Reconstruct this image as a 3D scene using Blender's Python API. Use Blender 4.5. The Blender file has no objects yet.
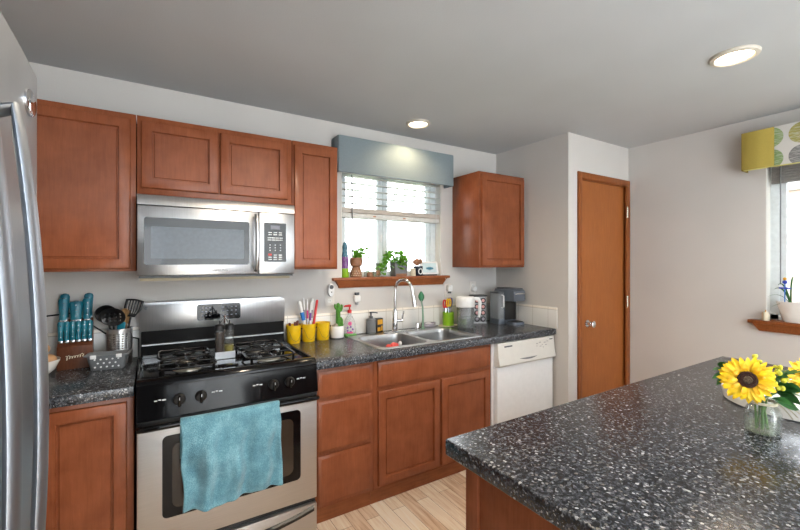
import bpy, bmesh, math, random
from mathutils import Vector, Matrix
R = math.radians
PI = math.pi
random.seed(7)
S = bpy.context.scene
COL = S.collection

# ---------------------------------------------------------------- camera, sky, lights, exposure
cd = bpy.data.cameras.new('camera')
cam = bpy.data.objects.new('camera', cd); COL.objects.link(cam)
cam.location = (0, -2.68, 1.445)
cam.rotation_euler = (R(90), 0, R(-32))
cd.sensor_width = 36; cd.lens = 398 / 800 * 36
cd.shift_y = -3 / 800
cd.clip_start = 0.01; cd.clip_end = 100
S.camera = cam

S.view_settings.view_transform = 'Standard'
S.view_settings.look = 'None'
S.view_settings.gamma = 1
S.view_settings.exposure = 0.42
S.view_settings.use_curve_mapping = False

W = bpy.data.worlds.new('sky'); S.world = W; W.use_nodes = True
bg = W.node_tree.nodes['Background']
bg.inputs[0].default_value = (0.90, 0.95, 1.0, 1)
bg.inputs[1].default_value = 5.0

def area(name, loc, rot, sx, sy, power, color=(1, 1, 1), portal=False):
    l = bpy.data.lights.new(name, 'AREA'); l.shape = 'RECTANGLE'; l.size = sx; l.size_y = sy
    l.energy = power; l.color = color
    o = bpy.data.objects.new(name, l); COL.objects.link(o); o.location = loc; o.rotation_euler = rot
    if portal: l.cycles.is_portal = True
    return o
# portals: daylight entering by the windows and the patio door
area('window_portal', (1.63, 0.16, 1.72), (R(-90), 0, 0), 0.95, 0.85, 1, portal=True)
area('window_portal', (3.76, -2.25, 1.57), (R(90), 0, R(90)), 1.2, 1.1, 1, portal=True)
area('patio_portal', (-0.06, -5.98, 1.45), (R(90), 0, 0), 0.5, 1.2, 1, portal=True)
# added fill lights behind the camera, no real fixtures: one down, two up
area('added_down_fill', (1.6, -4.2, 2.40), (0, 0, 0), 1.2, 1.2, 26, (0.85, 0.93, 1.0))
area('added_up_fill', (1.4, -4.3, 0.95), (R(180), 0, 0), 2.4, 2.0, 48, (0.80, 0.91, 1.0))
area('added_left_up_fill', (-0.35, -4.6, 1.5), (R(180), 0, 0), 0.8, 0.8, 24, (0.75, 0.88, 1.0))

# added fill aimed at the rear wall: soft bounced light from behind the camera
area('added_bounce_fill', (1.3, -4.5, 1.25), (R(-90), 0, 0), 2.4, 1.6, 255, (0.80, 0.91, 1.0))

# ---------------------------------------------------------------- materials
def lin(c):
    return tuple((x / 255 / 12.92) if x / 255 <= 0.04045 else ((x / 255 + 0.055) / 1.055) ** 2.4 for x in c)

class NT:
    def __init__(s, name):
        s.m = bpy.data.materials.new(name); s.m.use_nodes = True
        s.t = s.m.node_tree; s.b = s.t.nodes['Principled BSDF']; s.out = s.t.nodes['Material Output']
    def n(s, typ, **kw):
        x = s.t.nodes.new(typ)
        for k, v in kw.items(): setattr(x, k, v)
        return x
    def l(s, a, b): s.t.links.new(a, b)
    def coord(s, scale=(1, 1, 1), kind='Object', rot=(0, 0, 0)):
        tc = s.n('ShaderNodeTexCoord'); mp = s.n('ShaderNodeMapping')
        mp.inputs['Scale'].default_value = scale; mp.inputs['Rotation'].default_value = rot
        s.l(tc.outputs[kind], mp.inputs['Vector']); return mp.outputs[0]
    def noise(s, vec, scale, detail=3, rough=0.5, dist=0):
        x = s.n('ShaderNodeTexNoise'); s.l(vec, x.inputs['Vector'])
        x.inputs['Scale'].default_value = scale; x.inputs['Detail'].default_value = detail
        x.inputs['Roughness'].default_value = rough; x.inputs['Distortion'].default_value = dist
        return x
    def ramp(s, fac, stops, interp='LINEAR'):
        x = s.n('ShaderNodeValToRGB'); x.color_ramp.interpolation = interp
        e = x.color_ramp.elements
        while len(e) < len(stops): e.new(0.5)
        for i, (p, c) in enumerate(stops):
            e[i].position = p; e[i].color = (*c, 1) if len(c) == 3 else c
        s.l(fac, x.inputs[0]); return x.outputs[0]
    def mix(s, fac, a, b, mode='MIX'):
        x = s.n('ShaderNodeMix', data_type='RGBA', blend_type=mode)
        for sock, v in ((x.inputs[0], fac), (x.inputs[6], a), (x.inputs[7], b)):
            if hasattr(v, 'is_linked'): s.l(v, sock)
            elif isinstance(v, (int, float)): sock.default_value = v
            else: sock.default_value = (*v, 1)
        return x.outputs[2]
    def math(s, op, a, b=0.0):
        x = s.n('ShaderNodeMath', operation=op)
        for sock, v in ((x.inputs[0], a), (x.inputs[1], b)):
            if hasattr(v, 'is_linked'): s.l(v, sock)
            else: sock.default_value = v
        return x.outputs[0]
    def bump(s, h, strength=0.1, dist=0.002):
        x = s.n('ShaderNodeBump'); x.inputs['Strength'].default_value = strength
        x.inputs['Distance'].default_value = dist
        s.l(h, x.inputs['Height']); s.l(x.outputs[0], s.b.inputs['Normal'])
    def set(s, **kw):
        for k, v in kw.items():
            sock = s.b.inputs[k]
            if hasattr(v, 'is_linked'): s.l(v, sock)
            elif isinstance(v, tuple) and len(v) == 3: sock.default_value = (*v, 1)
            else: sock.default_value = v
        return s.m

def plain(name, rgb, rough=0.5, metal=0.0, var=0.06, scale=30, **kw):
    """a colour given in display RGB with a little procedural variation"""
    t = NT(name); c = lin(rgb)
    nz = t.noise(t.coord(), scale, 2)
    col = t.ramp(nz.outputs[0], [(0.3, tuple(x * (1 - var) for x in c)), (0.7, tuple(min(1, x * (1 + var)) for x in c))])
    t.set(**{'Base Color': col, 'Roughness': rough, 'Metallic': metal})
    for k, v in kw.items(): t.set(**{k.replace('_', ' '): v})
    return t.m

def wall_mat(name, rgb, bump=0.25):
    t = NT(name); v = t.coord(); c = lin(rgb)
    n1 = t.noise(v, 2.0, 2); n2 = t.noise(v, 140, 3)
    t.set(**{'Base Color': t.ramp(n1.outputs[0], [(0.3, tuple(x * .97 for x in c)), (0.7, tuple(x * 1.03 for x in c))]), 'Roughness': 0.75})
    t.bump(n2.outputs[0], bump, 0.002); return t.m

def wood_mat(name, dark, light, stretch=(14, 14, 1.2), rough=0.36, mottled=0.5):
    t = NT(name); v = t.coord(stretch); v2 = t.coord()
    g = t.noise(v, 6, 5, 0.6, 0.6); m = t.noise(v2, 9, 3, 0.55, 0.3); f = t.noise(t.coord((120, 120, 4)), 3, 3)
    a = t.math('MULTIPLY', g.outputs[0], 1 - mottled); b = t.math('MULTIPLY', m.outputs[0], mottled)
    s_ = t.math('ADD', a, b)
    col = t.ramp(s_, [(0.28, lin(dark)), (0.72, lin(light))])
    col = t.mix(0.10, col, t.ramp(f.outputs[0], [(0.35, tuple(x * .6 for x in lin(dark))), (0.65, lin(light))]))
    t.set(**{'Base Color': col, 'Roughness': rough, 'Specular IOR Level': 0.25})
    t.bump(f.outputs[0], 0.05, 0.001)
    return t.m

def granite_mat():
    t = NT('speckled_laminate'); v = t.coord()
    d = t.noise(v, 38, 3, 0.6)
    vv = t.n('ShaderNodeMix', data_type='VECTOR'); vv.inputs[0].default_value = 0.018
    t.l(v, vv.inputs[4]); t.l(d.outputs[1], vv.inputs[5])
    n1 = t.noise(v, 95, 5, 0.7, 0.6)
    base = t.ramp(n1.outputs[0], [(0.36, (0.006, 0.006, 0.008)), (0.48, (0.020, 0.021, 0.025)), (0.57, (0.070, 0.072, 0.080)), (0.68, (0.17, 0.168, 0.17))])
    def flakes(scale, thr, size, colA, colB, prev):
        vo = t.n('ShaderNodeTexVoronoi'); vo.inputs['Scale'].default_value = scale
        t.l(vv.outputs[1], vo.inputs['Vector'])
        sp = t.n('ShaderNodeSeparateColor'); t.l(vo.outputs['Color'], sp.inputs[0])
        pick = t.math('GREATER_THAN', sp.outputs[0], thr)
        rad = t.math('MULTIPLY', sp.outputs[2], size)
        near = t.math('LESS_THAN', vo.outputs['Distance'], rad)
        return t.mix(t.math('MULTIPLY', pick, near), prev, t.mix(sp.outputs[1], colA, colB))
    c = flakes(120, 0.60, 0.52, (0.085, 0.088, 0.097), (0.17, 0.15, 0.13), base)
    c = flakes(90, 0.70, 0.50, (0.012, 0.012, 0.014), (0.03, 0.025, 0.022), c)
    c = flakes(150, 0.76, 0.60, (0.19, 0.19, 0.195), (0.33, 0.315, 0.30), c)
    c = flakes(88, 0.90, 0.42, (0.32, 0.30, 0.27), (0.46, 0.45, 0.44), c)
    return t.set(**{'Base Color': t.mix(1.0, c, (0.86, 0.92, 1.0), 'MULTIPLY'), 'Roughness': 0.24, 'Specular IOR Level': 0.5})

def floor_mat():
    t = NT('plank_floor'); v = t.coord(rot=(0, 0, R(90)))
    br = t.n('ShaderNodeTexBrick'); t.l(v, br.inputs['Vector'])
    br.inputs['Scale'].default_value = 1; br.inputs['Brick Width'].default_value = 1.1; br.inputs['Row Height'].default_value = 0.085
    br.inputs['Mortar Size'].default_value = 0.0012; br.offset = 0.37
    br.inputs['Color1'].default_value = (0, 0, 0, 1); br.inputs['Color2'].default_value = (1, 1, 1, 1); br.inputs['Mortar'].default_value = (0.1, 0.1, 0.1, 1)
    g = t.noise(t.coord((24, 1.6, 1)), 2.2, 6, 0.65, 0.8)
    s_ = t.math('ADD', t.math('MULTIPLY', br.outputs['Color'], 0.28), t.math('MULTIPLY', g.outputs[0], 0.75))
    col = t.ramp(s_, [(0.24, lin((186, 148, 116))), (0.40, lin((222, 194, 166))), (0.58, lin((242, 226, 204))), (0.8, lin((248, 240, 228)))])
    col = t.mix(br.outputs['Fac'], col, lin((140, 104, 78)))
    t.set(**{'Base Color': col, 'Roughness': 0.38}); return t.m

def tile_mat():
    t = NT('white_tile'); v = t.coord()
    sx = t.n('ShaderNodeSeparateXYZ'); t.l(v, sx.inputs[0])
    u = t.math('ADD', sx.outputs[0], sx.outputs[1])
    f = t.math('FRACT', t.math('MULTIPLY', u, 1 / 0.153))
    line = t.math('LESS_THAN', f, 0.022)
    cap = t.math('GREATER_THAN', sx.outputs[2], 1.066)
    line2 = t.math('MULTIPLY', t.math('GREATER_THAN', sx.outputs[2], 1.062), t.math('LESS_THAN', sx.outputs[2], 1.066))
    c = t.mix(cap, lin((214, 212, 208)), lin((226, 218, 206)))
    c = t.mix(t.math('MAXIMUM', line, line2), c, lin((176, 170, 162)))
    return t.set(**{'Base Color': c, 'Roughness': 0.22})

def fabric_mat(name, rgb, scale=420, var=0.12):
    t = NT(name); c = lin(rgb)
    a = t.noise(t.coord((1, 1, 6)), scale / 6, 2); b = t.noise(t.coord(), scale, 2)
    col = t.ramp(t.mix(0.5, a.outputs[0], b.outputs[0]), [(0.3, tuple(x * (1 - var) for x in c)), (0.7, tuple(min(1, x * (1 + var)) for x in c))])
    t.set(**{'Base Color': col, 'Roughness': 0.9}); t.bump(b.outputs[0], 0.2, 0.001)
    return t.m

def circles_mat():
    t = NT('circle_print_fabric'); sp = t.n('ShaderNodeSeparateXYZ'); t.l(t.coord(), sp.inputs[0])
    ay = t.math('MULTIPLY', t.math('ADD', sp.outputs[1], 1.026), 1 / 0.156)
    az = t.math('MULTIPLY', t.math('SUBTRACT', sp.outputs[2], -0.028), 1 / 0.142)
    fy = t.math('MULTIPLY', t.math('SUBTRACT', t.math('FRACT', ay), 0.5), 0.156)
    fz = t.math('MULTIPLY', t.math('SUBTRACT', t.math('FRACT', az), 0.5), 0.142)
    d = t.math('SQRT', t.math('ADD', t.math('MULTIPLY', fy, fy), t.math('MULTIPLY', fz, fz)))
    inside = t.math('LESS_THAN', d, 0.066)
    idx = t.math('ADD', t.math('MULTIPLY', t.math('FLOOR', ay), 2.0), t.math('FLOOR', az))
    k = t.math('FRACT', t.math('MULTIPLY', t.math('ADD', idx, 0.5), 0.2))
    col = t.ramp(k, [(0.0, lin((166, 158, 92))), (0.2, lin((128, 126, 128))), (0.4, lin((166, 158, 92))), (0.6, lin((132, 160, 100))), (0.8, lin((142, 166, 108)))], 'CONSTANT')
    str_ = t.noise(t.coord((1, 6, 60)), 4, 3)
    col = t.mix(t.math('MULTIPLY', t.math('GREATER_THAN', str_.outputs[0], 0.52), 0.35), col, lin((222, 222, 214)))
    t.set(**{'Base Color': t.mix(inside, lin((216, 213, 208)), col), 'Roughness': 0.9}); return t.m

def towel_mat():
    t = NT('terry_towel'); v = t.coord()
    n = t.noise(v, 260, 3); m = t.noise(v, 16, 4, 0.6)
    col = t.ramp(t.mix(0.5, n.outputs[0], m.outputs[0]), [(0.32, lin((70, 118, 134))), (0.52, lin((106, 158, 174))), (0.70, lin((148, 194, 206)))])
    t.set(**{'Base Color': col, 'Roughness': 0.95, 'Sheen Weight': 0.3}); t.bump(n.outputs[0], 0.8, 0.004); return t.m

def steel_mat(name, rgb, rough, stretch=(2, 2, 160), amt=0.06):
    t = NT(name); c = lin(rgb); n = t.noise(t.coord(stretch), 3, 2)
    t.set(**{'Base Color': t.ramp(n.outputs[0], [(0.3, tuple(x * .93 for x in c)), (0.7, tuple(min(1, x * 1.05) for x in c))]), 'Metallic': 1.0,
             'Roughness': t.math('ADD', t.math('MULTIPLY', n.outputs[0], amt), rough)})
    return t.m

def pane_mat():
    t = NT('window_glass'); tr = t.n('ShaderNodeBsdfTransparent'); gl = t.n('ShaderNodeBsdfGlossy'); gl.inputs['Roughness'].default_value = 0.0
    fr = t.n('ShaderNodeFresnel'); fr.inputs[0].default_value = 1.3
    mx = t.n('ShaderNodeMixShader'); t.l(fr.outputs[0], mx.inputs[0]); t.l(tr.outputs[0], mx.inputs[1]); t.l(gl.outputs[0], mx.inputs[2])
    t.l(mx.outputs[0], t.out.inputs[0]); return t.m

def clear_mat(name, tint=(0.94, 0.96, 0.95), body=0.04, rough=0.05):
    """thin clear glass or plastic: see-through with a glossy film and a little body colour"""
    t = NT(name); tr = t.n('ShaderNodeBsdfTransparent'); tr.inputs[0].default_value = (*tint, 1)
    gl = t.n('ShaderNodeBsdfGlossy'); gl.inputs['Roughness'].default_value = rough
    df = t.n('ShaderNodeBsdfDiffuse'); df.inputs[0].default_value = (*tint, 1)
    lw = t.n('ShaderNodeLayerWeight'); lw.inputs[0].default_value = 0.35
    m0 = t.n('ShaderNodeMixShader'); m0.inputs[0].default_value = body; t.l(tr.outputs[0], m0.inputs[1]); t.l(df.outputs[0], m0.inputs[2])
    f = t.math('MULTIPLY', lw.outputs[0], 0.38)
    m1 = t.n('ShaderNodeMixShader'); t.l(f, m1.inputs[0]); t.l(m0.outputs[0], m1.inputs[1]); t.l(gl.outputs[0], m1.inputs[2])
    t.l(m1.outputs[0], t.out.inputs[0]); return t.m

def emit_mat(name, rgb, strength):
    t = NT(name); n = t.noise(t.coord(), 8, 1)
    t.set(**{'Base Color': lin(rgb), 'Emission Color': t.ramp(n.outputs[0], [(0, lin(rgb)), (1, lin(rgb))]), 'Emission Strength': strength}); return t.m

def leaf_mat(name, rgb, through=0.45):
    """a leaf: some daylight passes through it"""
    t = NT(name); c = lin(rgb); n = t.noise(t.coord(), 40, 2)
    col = t.ramp(n.outputs[0], [(0.3, tuple(x * .65 for x in c)), (0.7, tuple(min(1, x * 1.3) for x in c))])
    t.set(**{'Base Color': col, 'Roughness': 0.45})
    tr = t.n('ShaderNodeBsdfTranslucent'); t.l(col, tr.inputs[0]); mx = t.n('ShaderNodeMixShader'); mx.inputs[0].default_value = through
    t.l(t.b.outputs[0], mx.inputs[1]); t.l(tr.outputs[0], mx.inputs[2]); t.l(mx.outputs[0], t.out.inputs[0]); return t.m

M = {}
M['wall'] = wall_mat('painted_wall', (199, 195, 191))
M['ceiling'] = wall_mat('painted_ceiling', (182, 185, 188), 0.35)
M['reveal'] = wall_mat('window_reveal_paint', (226, 224, 218))
M['floor'] = floor_mat()
M['maple'] = wood_mat('stained_maple', (120, 64, 39), (150, 87, 56), rough=0.27, mottled=.6)
M['maple_edge'] = wood_mat('stained_maple_trim', (118, 64, 34), (164, 98, 60), stretch=(1.5, 14, 14))
M['oak'] = wood_mat('oak_door_veneer', (136, 78, 38), (172, 104, 54), stretch=(40, 40, 1.0), rough=0.42, mottled=0.15)
M['oak_trim'] = wood_mat('oak_trim', (118, 64, 30), (152, 88, 46), stretch=(20, 20, 1.2), rough=0.42, mottled=0.2)
M['granite'] = granite_mat()
M['tile'] = tile_mat()
M['steel'] = steel_mat('brushed_steel', (194, 195, 197), 0.26, (160, 2, 2))
M['door_steel'] = steel_mat('satin_steel', (196, 192, 188), 0.46, (2, 2, 160))
M['fridge_steel'] = steel_mat('fridge_steel', (150, 156, 164), 0.36, (2, 6, 2))
M['sink_steel'] = steel_mat('sink_steel', (168, 168, 168), 0.30, (6, 6, 6))
M['chrome'] = plain('chrome', (226, 226, 228), 0.08, 1.0, 0.02)
M['black_gloss'] = plain('black_enamel', (11, 11, 13), 0.12, 0, 0.1, Specular_IOR_Level=0.3)
M['matte_black'] = plain('matte_black', (9, 9, 10), 0.5, 0, 0.1, Specular_IOR_Level=0.12)
M['black'] = plain('black_plastic', (20, 20, 22), 0.38, 0, 0.15)
M['iron'] = plain('cast_iron_enamel', (20, 20, 22), 0.22, 0, 0.2, 200)
M['burner'] = plain('burner_aluminium', (170, 168, 160), 0.4, 0.8)
M['dark_glass'] = plain('dark_glass', (16, 17, 20), 0.05, 0, 0.1)
M['mw_glass'] = plain('microwave_glass', (62, 70, 80), 0.12, 0.0, 0.08, 60)
M['oven_glass'] = plain('oven_glass', (58, 48, 40), 0.06, 0, 0.15, 12)
M['keypad'] = plain('keypad_black', (18, 19, 21), 0.22)
M['print'] = plain('grey_print', (190, 194, 198), 0.5)
M['red_print'] = plain('red_print', (190, 60, 56), 0.5)
M['lcd'] = plain('lcd_grey', (92, 92, 104), 0.25)
M['beige_metal'] = plain('beige_metal', (182, 168, 138), 0.5)
M['white_vinyl'] = plain('white_vinyl', (214, 220, 222), 0.4)
M['white'] = plain('white_plastic', (222, 222, 222), 0.35)
M['white_app'] = plain('white_appliance', (228, 229, 230), 0.28, 0, 0.02)
M['bisque'] = plain('bisque_plastic', (214, 212, 206), 0.32, 0, 0.02)
M['ceramic'] = plain('white_ceramic', (230, 228, 224), 0.16, 0, 0.02)
M['teal'] = plain('teal_handle', (14, 104, 124), 0.3, 0, 0.15)
M['knife_steel'] = plain('knife_steel', (180, 184, 188), 0.25, 1.0)
M['block'] = wood_mat('knife_block_wood', (70, 38, 24), (110, 66, 42), stretch=(14, 14, 2))
M['grey_block'] = plain('dark_block_side', (38, 32, 32), 0.5)
M['spoon_wood'] = wood_mat('spoon_wood', (150, 110, 70), (196, 154, 108))
M['black_nylon'] = plain('black_nylon', (18, 19, 21), 0.3)
M['basket'] = plain('grey_plastic_basket', (112, 116, 120), 0.5)
M['dots'] = plain('white_dots', (226, 228, 230), 0.6)
M['yellow'] = plain('yellow_pail', (222, 180, 16), 0.35, 0, 0.05)
M['red'] = plain('red_plastic', (190, 26, 30), 0.35)
M['blue'] = plain('blue_plastic', (30, 110, 190), 0.35)
M['purple'] = plain('purple_plastic', (110, 60, 140), 0.4)
M['pink'] = plain('pink_print', (206, 70, 130), 0.5)
M['coral'] = plain('coral_scrubber', (232, 96, 90), 0.6)
M['cactus'] = plain('cactus_green', (70, 132, 40), 0.6, 0, 0.3, 60)
M['leaf'] = leaf_mat('herb_leaf', (120, 176, 66))
M['dark_leaf'] = leaf_mat('dark_leaf', (52, 102, 46), .25)
M['stem'] = plain('stem_green', (86, 128, 52), 0.5, 0, 0.2)
M['pebble'] = plain('pebbles', (150, 142, 128), 0.8, 0, 0.5, 120)
M['grey'] = plain('grey_plastic', (110, 112, 114), 0.45)
M['dark_grey'] = plain('dark_grey_plastic', (74, 78, 84), 0.4)
M['coffee_grey'] = plain('coffee_maker_grey', (96, 104, 116), 0.32, 0.15)
M['mauve'] = plain('mauve_dish', (146, 140, 146), 0.4)
M['lime'] = plain('lime_green', (130, 176, 30), 0.4, 0, 0.05)
M['sponge_green'] = plain('green_scourer', (92, 150, 70), 0.9, 0, 0.3, 300)
M['amber'] = plain('amber_box', (206, 150, 30), 0.5)
M['brush_green'] = plain('brush_green', (40, 110, 70), 0.45)
M['pale_green'] = plain('pale_green_handle', (120, 150, 130), 0.4)
M['cream'] = plain('cream_ceramic', (214, 204, 180), 0.4)
M['brown_pot'] = plain('brown_ceramic', (140, 96, 68), 0.5, 0, 0.25, 60)
M['cord'] = plain('black_cord', (16, 16, 18), 0.5)
M['glass'] = clear_mat('clear_glass')
M['tank'] = clear_mat('smoke_plastic', (0.62, 0.66, 0.70), 0.35, 0.1)
M['pitcher'] = clear_mat('pitcher_plastic', (0.86, 0.88, 0.90), 0.10, 0.08)
M['clear_plastic'] = clear_mat('clear_plastic', (0.9, 0.9, 0.9), 0.25, 0.1)
M['oil'] = clear_mat('brown_vinegar', (0.03, 0.012, 0.005), 0.8)
M['olive'] = clear_mat('yellow_oil', (0.62, 0.55, 0.14), 0.35)
M['water'] = clear_mat('murky_water', (0.86, 0.88, 0.76), 0.14, 0.05)
M['pane'] = pane_mat()
M['valance'] = fabric_mat('grey_blue_fabric', (122, 134, 140))
M['yellow_fabric'] = fabric_mat('mustard_fabric', (158, 138, 62))
M['circles'] = circles_mat()
M['shade'] = fabric_mat('grey_woven_shade', (140, 138, 136), 300, 0.25)
M['towel'] = towel_mat()
M['slat'] = plain('blind_slat', (206, 206, 202), 0.5)
M['rail'] = wood_mat('blind_rail', (176, 164, 152), (206, 198, 190), stretch=(2, 20, 20))
M['petal'] = plain('sunflower_petal', (254, 200, 8), 0.5, 0, 0.18, 40)
M['petal_inner'] = plain('sunflower_petal_inner', (250, 180, 8), 0.5, 0, 0.18, 40)
M['disc'] = plain('sunflower_disc', (52, 24, 12), 0.9, 0, 0.5, 300)
M['disc_c'] = plain('sunflower_centre', (98, 80, 62), 0.9, 0, 0.4, 300)
M['raffia'] = plain('raffia', (206, 196, 170), 0.8, 0, 0.2, 80)
M['bud'] = plain('yellow_green_bud', (196, 190, 50), 0.6, 0, 0.3, 90)
M['lamp'] = emit_mat('lamp_lens', (255, 238, 206), 7.0)
M['lamp_ring'] = plain('lamp_trim', (196, 188, 176), 0.4)
M['outlet'] = plain('outlet_white', (216, 210, 204), 0.4)
M['socket'] = plain('socket_dark', (60, 58, 58), 0.5)
M['potato'] = plain('bread_roll', (172, 134, 96), 0.7, 0, 0.3, 30)
M['siding'] = plain('red_siding', (226, 196, 190), 0.8, 0, 0.1, 4)
M['fence'] = wood_mat('fence_board', (196, 182, 174), (222, 212, 204))
M['grass'] = plain('lawn', (130, 146, 104), 0.9, 0, 0.25, 6)
M['rack_grey'] = plain('rack_grey', (150, 150, 152), 0.35, 0.5)
M['blush'] = plain('blush_foil', (206, 150, 146), 0.35, 0.2)
M['brass'] = plain('satin_nickel', (206, 196, 180), 0.2, 1.0)

# ---------------------------------------------------------------- mesh helpers
OFF = {}
class MB:
    def __init__(s): s.bm = bmesh.new()
    def box(s, x0, x1, y0, y1, z0, z1, bev=0.0, seg=2):
        vs = bmesh.ops.create_cube(s.bm, size=1)['verts']
        for v in vs:
            v.co = Vector(((x0 + x1) / 2 + v.co.x * (x1 - x0), (y0 + y1) / 2 + v.co.y * (y1 - y0), (z0 + z1) / 2 + v.co.z * (z1 - z0)))
        if bev:
            es = list({e for v in vs for e in v.link_edges})
            bmesh.ops.bevel(s.bm, geom=es, offset=bev, segments=seg, profile=0.5, affect='EDGES')
        return s
    def loft(s, rings, cap0=True, cap1=True, closed=True):
        L = [[s.bm.verts.new(p) for p in r] for r in rings]
        n = len(L[0])
        for a, b in zip(L, L[1:]):
            for i in range(n if closed else n - 1):
                j = (i + 1) % n
                try: s.bm.faces.new((a[i], a[j], b[j], b[i]))
                except ValueError: pass
        if cap0: s.bm.faces.new(list(reversed(L[0])))
        if cap1: s.bm.faces.new(L[-1])
        return s
    def tube(s, pts, r, n=10, sy=1.0, closed=False):
        pts = [Vector(p) for p in pts]; m = len(pts)
        rr = r if isinstance(r, (list, tuple)) else [r] * m
        ts = []
        for i in range(m):
            a = pts[(i - 1) % m] if (closed or i > 0) else pts[i]
            b = pts[(i + 1) % m] if (closed or i < m - 1) else pts[i]
            ts.append((b - a).normalized())
        ref = Vector((0, 0, 1)) if abs(ts[0].z) < 0.9 else Vector((1, 0, 0))
        u = ts[0].cross(ref).normalized(); rings = []
        for i in range(m):
            t = ts[i]; u = (u - t * u.dot(t)).normalized(); w = t.cross(u)
            rings.append([pts[i] + rr[i] * (math.cos(2 * PI * k / n) * u + sy * math.sin(2 * PI * k / n) * w) for k in range(n)])
        if closed: rings.append(rings[0][:]); return s.loft(rings, False, False)
        return s.loft(rings)
    def cyl(s, p0, p1, r0, r1=None, n=24): return s.tube([p0, p1], [r0, r0 if r1 is None else r1], n)
    def lathe(s, prof, c=(0, 0, 0), n=32, cap0=True, cap1=True, sx=1, sy=1):
        return s.loft([[(c[0] + sx * max(r, 1e-4) * math.cos(2 * PI * k / n), c[1] + sy * max(r, 1e-4) * math.sin(2 * PI * k / n), c[2] + z) for k in range(n)] for r, z in prof], cap0, cap1)
    def ball(s, c, rx, ry=None, rz=None, n=16):
        ry = ry or rx; rz = rz or rx
        vs = bmesh.ops.create_uvsphere(s.bm, u_segments=n, v_segments=max(6, n // 2), radius=1)['verts']
        for v in vs: v.co = Vector((c[0] + v.co.x * rx, c[1] + v.co.y * ry, c[2] + v.co.z * rz))
        return s
    def prism(s, pts, plane, d0, d1, bev=0.0):
        """2D outline extruded along the axis missing from plane, edges eased by bev"""
        def P(a, b, d): return {'xz': (a, d, b), 'xy': (a, b, d), 'yz': (d, a, b)}[plane]
        cx = sum(p[0] for p in pts) / len(pts); cy = sum(p[1] for p in pts) / len(pts)
        if bev:
            def ins(k):
                out = []; m = len(pts)
                for i in range(m):
                    a, b, c = Vector(pts[i - 1]), Vector(pts[i]), Vector(pts[(i + 1) % m])
                    n1 = (b - a).normalized(); n2 = (c - b).normalized(); nn = Vector((-(n1.y + n2.y), n1.x + n2.x))
                    if nn.length < 1e-6: nn = Vector((-n1.y, n1.x))
                    nn.normalize()
                    if nn.dot(Vector((cx, cy)) - b) < 0: nn = -nn
                    out.append(tuple(b + nn * k))
                return out
            sg = 1 if d1 > d0 else -1
            i2 = ins(bev); i1 = ins(bev * 0.3)
            seq = [(i2, d0), (i1, d0 + sg * bev * .3), (pts, d0 + sg * bev), (pts, d1 - sg * bev), (i1, d1 - sg * bev * .3), (i2, d1)]
        else: seq = [(pts, d0), (pts, d1)]
        return s.loft([[P(a, b, d) for a, b in q] for q, d in seq])
    def panel(s, x0, x1, z0, z1, yb, t, prof):
        """cabinet front facing -y: prof = [(inset, depth behind the front)]"""
        yf = yb - t
        rings = [[(x0, yb, z0), (x1, yb, z0), (x1, yb, z1), (x0, yb, z1)]]
        for i, d in prof:
            y = yf + d; rings.append([(x0 + i, y, z0 + i), (x1 - i, y, z0 + i), (x1 - i, y, z1 - i), (x0 + i, y, z1 - i)])
        return s.loft(rings)
    def quad(s, *p): s.bm.faces.new([s.bm.verts.new(q) for q in p]); return s
    def grid(s, f, nu, nv):
        g = [[s.bm.verts.new(f(i / nu, j / nv)) for j in range(nv + 1)] for i in range(nu + 1)]
        for i in range(nu):
            for j in range(nv): s.bm.faces.new((g[i][j], g[i + 1][j], g[i + 1][j + 1], g[i][j + 1]))
        return s
    def xf(s, mat): bmesh.ops.transform(s.bm, matrix=mat, verts=s.bm.verts); return s
    def build(s, name, m, parent=None, world=True, smooth=38, solid=0.0, sub=0):
        me = bpy.data.meshes.new(name)
        o = bpy.data.objects.new(name, me); COL.objects.link(o)
        if parent is not None:
            off = OFF.get(parent.name, Vector((0, 0, 0))); o.parent = parent; OFF[o.name] = off
            if world: bmesh.ops.translate(s.bm, vec=-off, verts=s.bm.verts)
        bmesh.ops.recalc_face_normals(s.bm, faces=s.bm.faces)
        s.bm.to_mesh(me); s.bm.free()
        me.materials.append(M[m] if isinstance(m, str) else m)
        if smooth:
            me.shade_smooth(); me.set_sharp_from_angle(angle=R(smooth))
        if solid:
            md = o.modifiers.new('thickness', 'SOLIDIFY'); md.thickness = solid; md.offset = 0
        if sub:
            md = o.modifiers.new('smooth', 'SUBSURF'); md.levels = sub; md.render_levels = sub
        return o

def rrect(x0, x1, z0, z1, r, n=6):
    out = []
    for cx, cz, a0 in ((x1 - r, z0 + r, -90), (x1 - r, z1 - r, 0), (x0 + r, z1 - r, 90), (x0 + r, z0 + r, 180)):
        for k in range(n + 1):
            a = R(a0 + 90 * k / n); out.append((cx + r * math.cos(a), cz + r * math.sin(a)))
    return out

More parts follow.
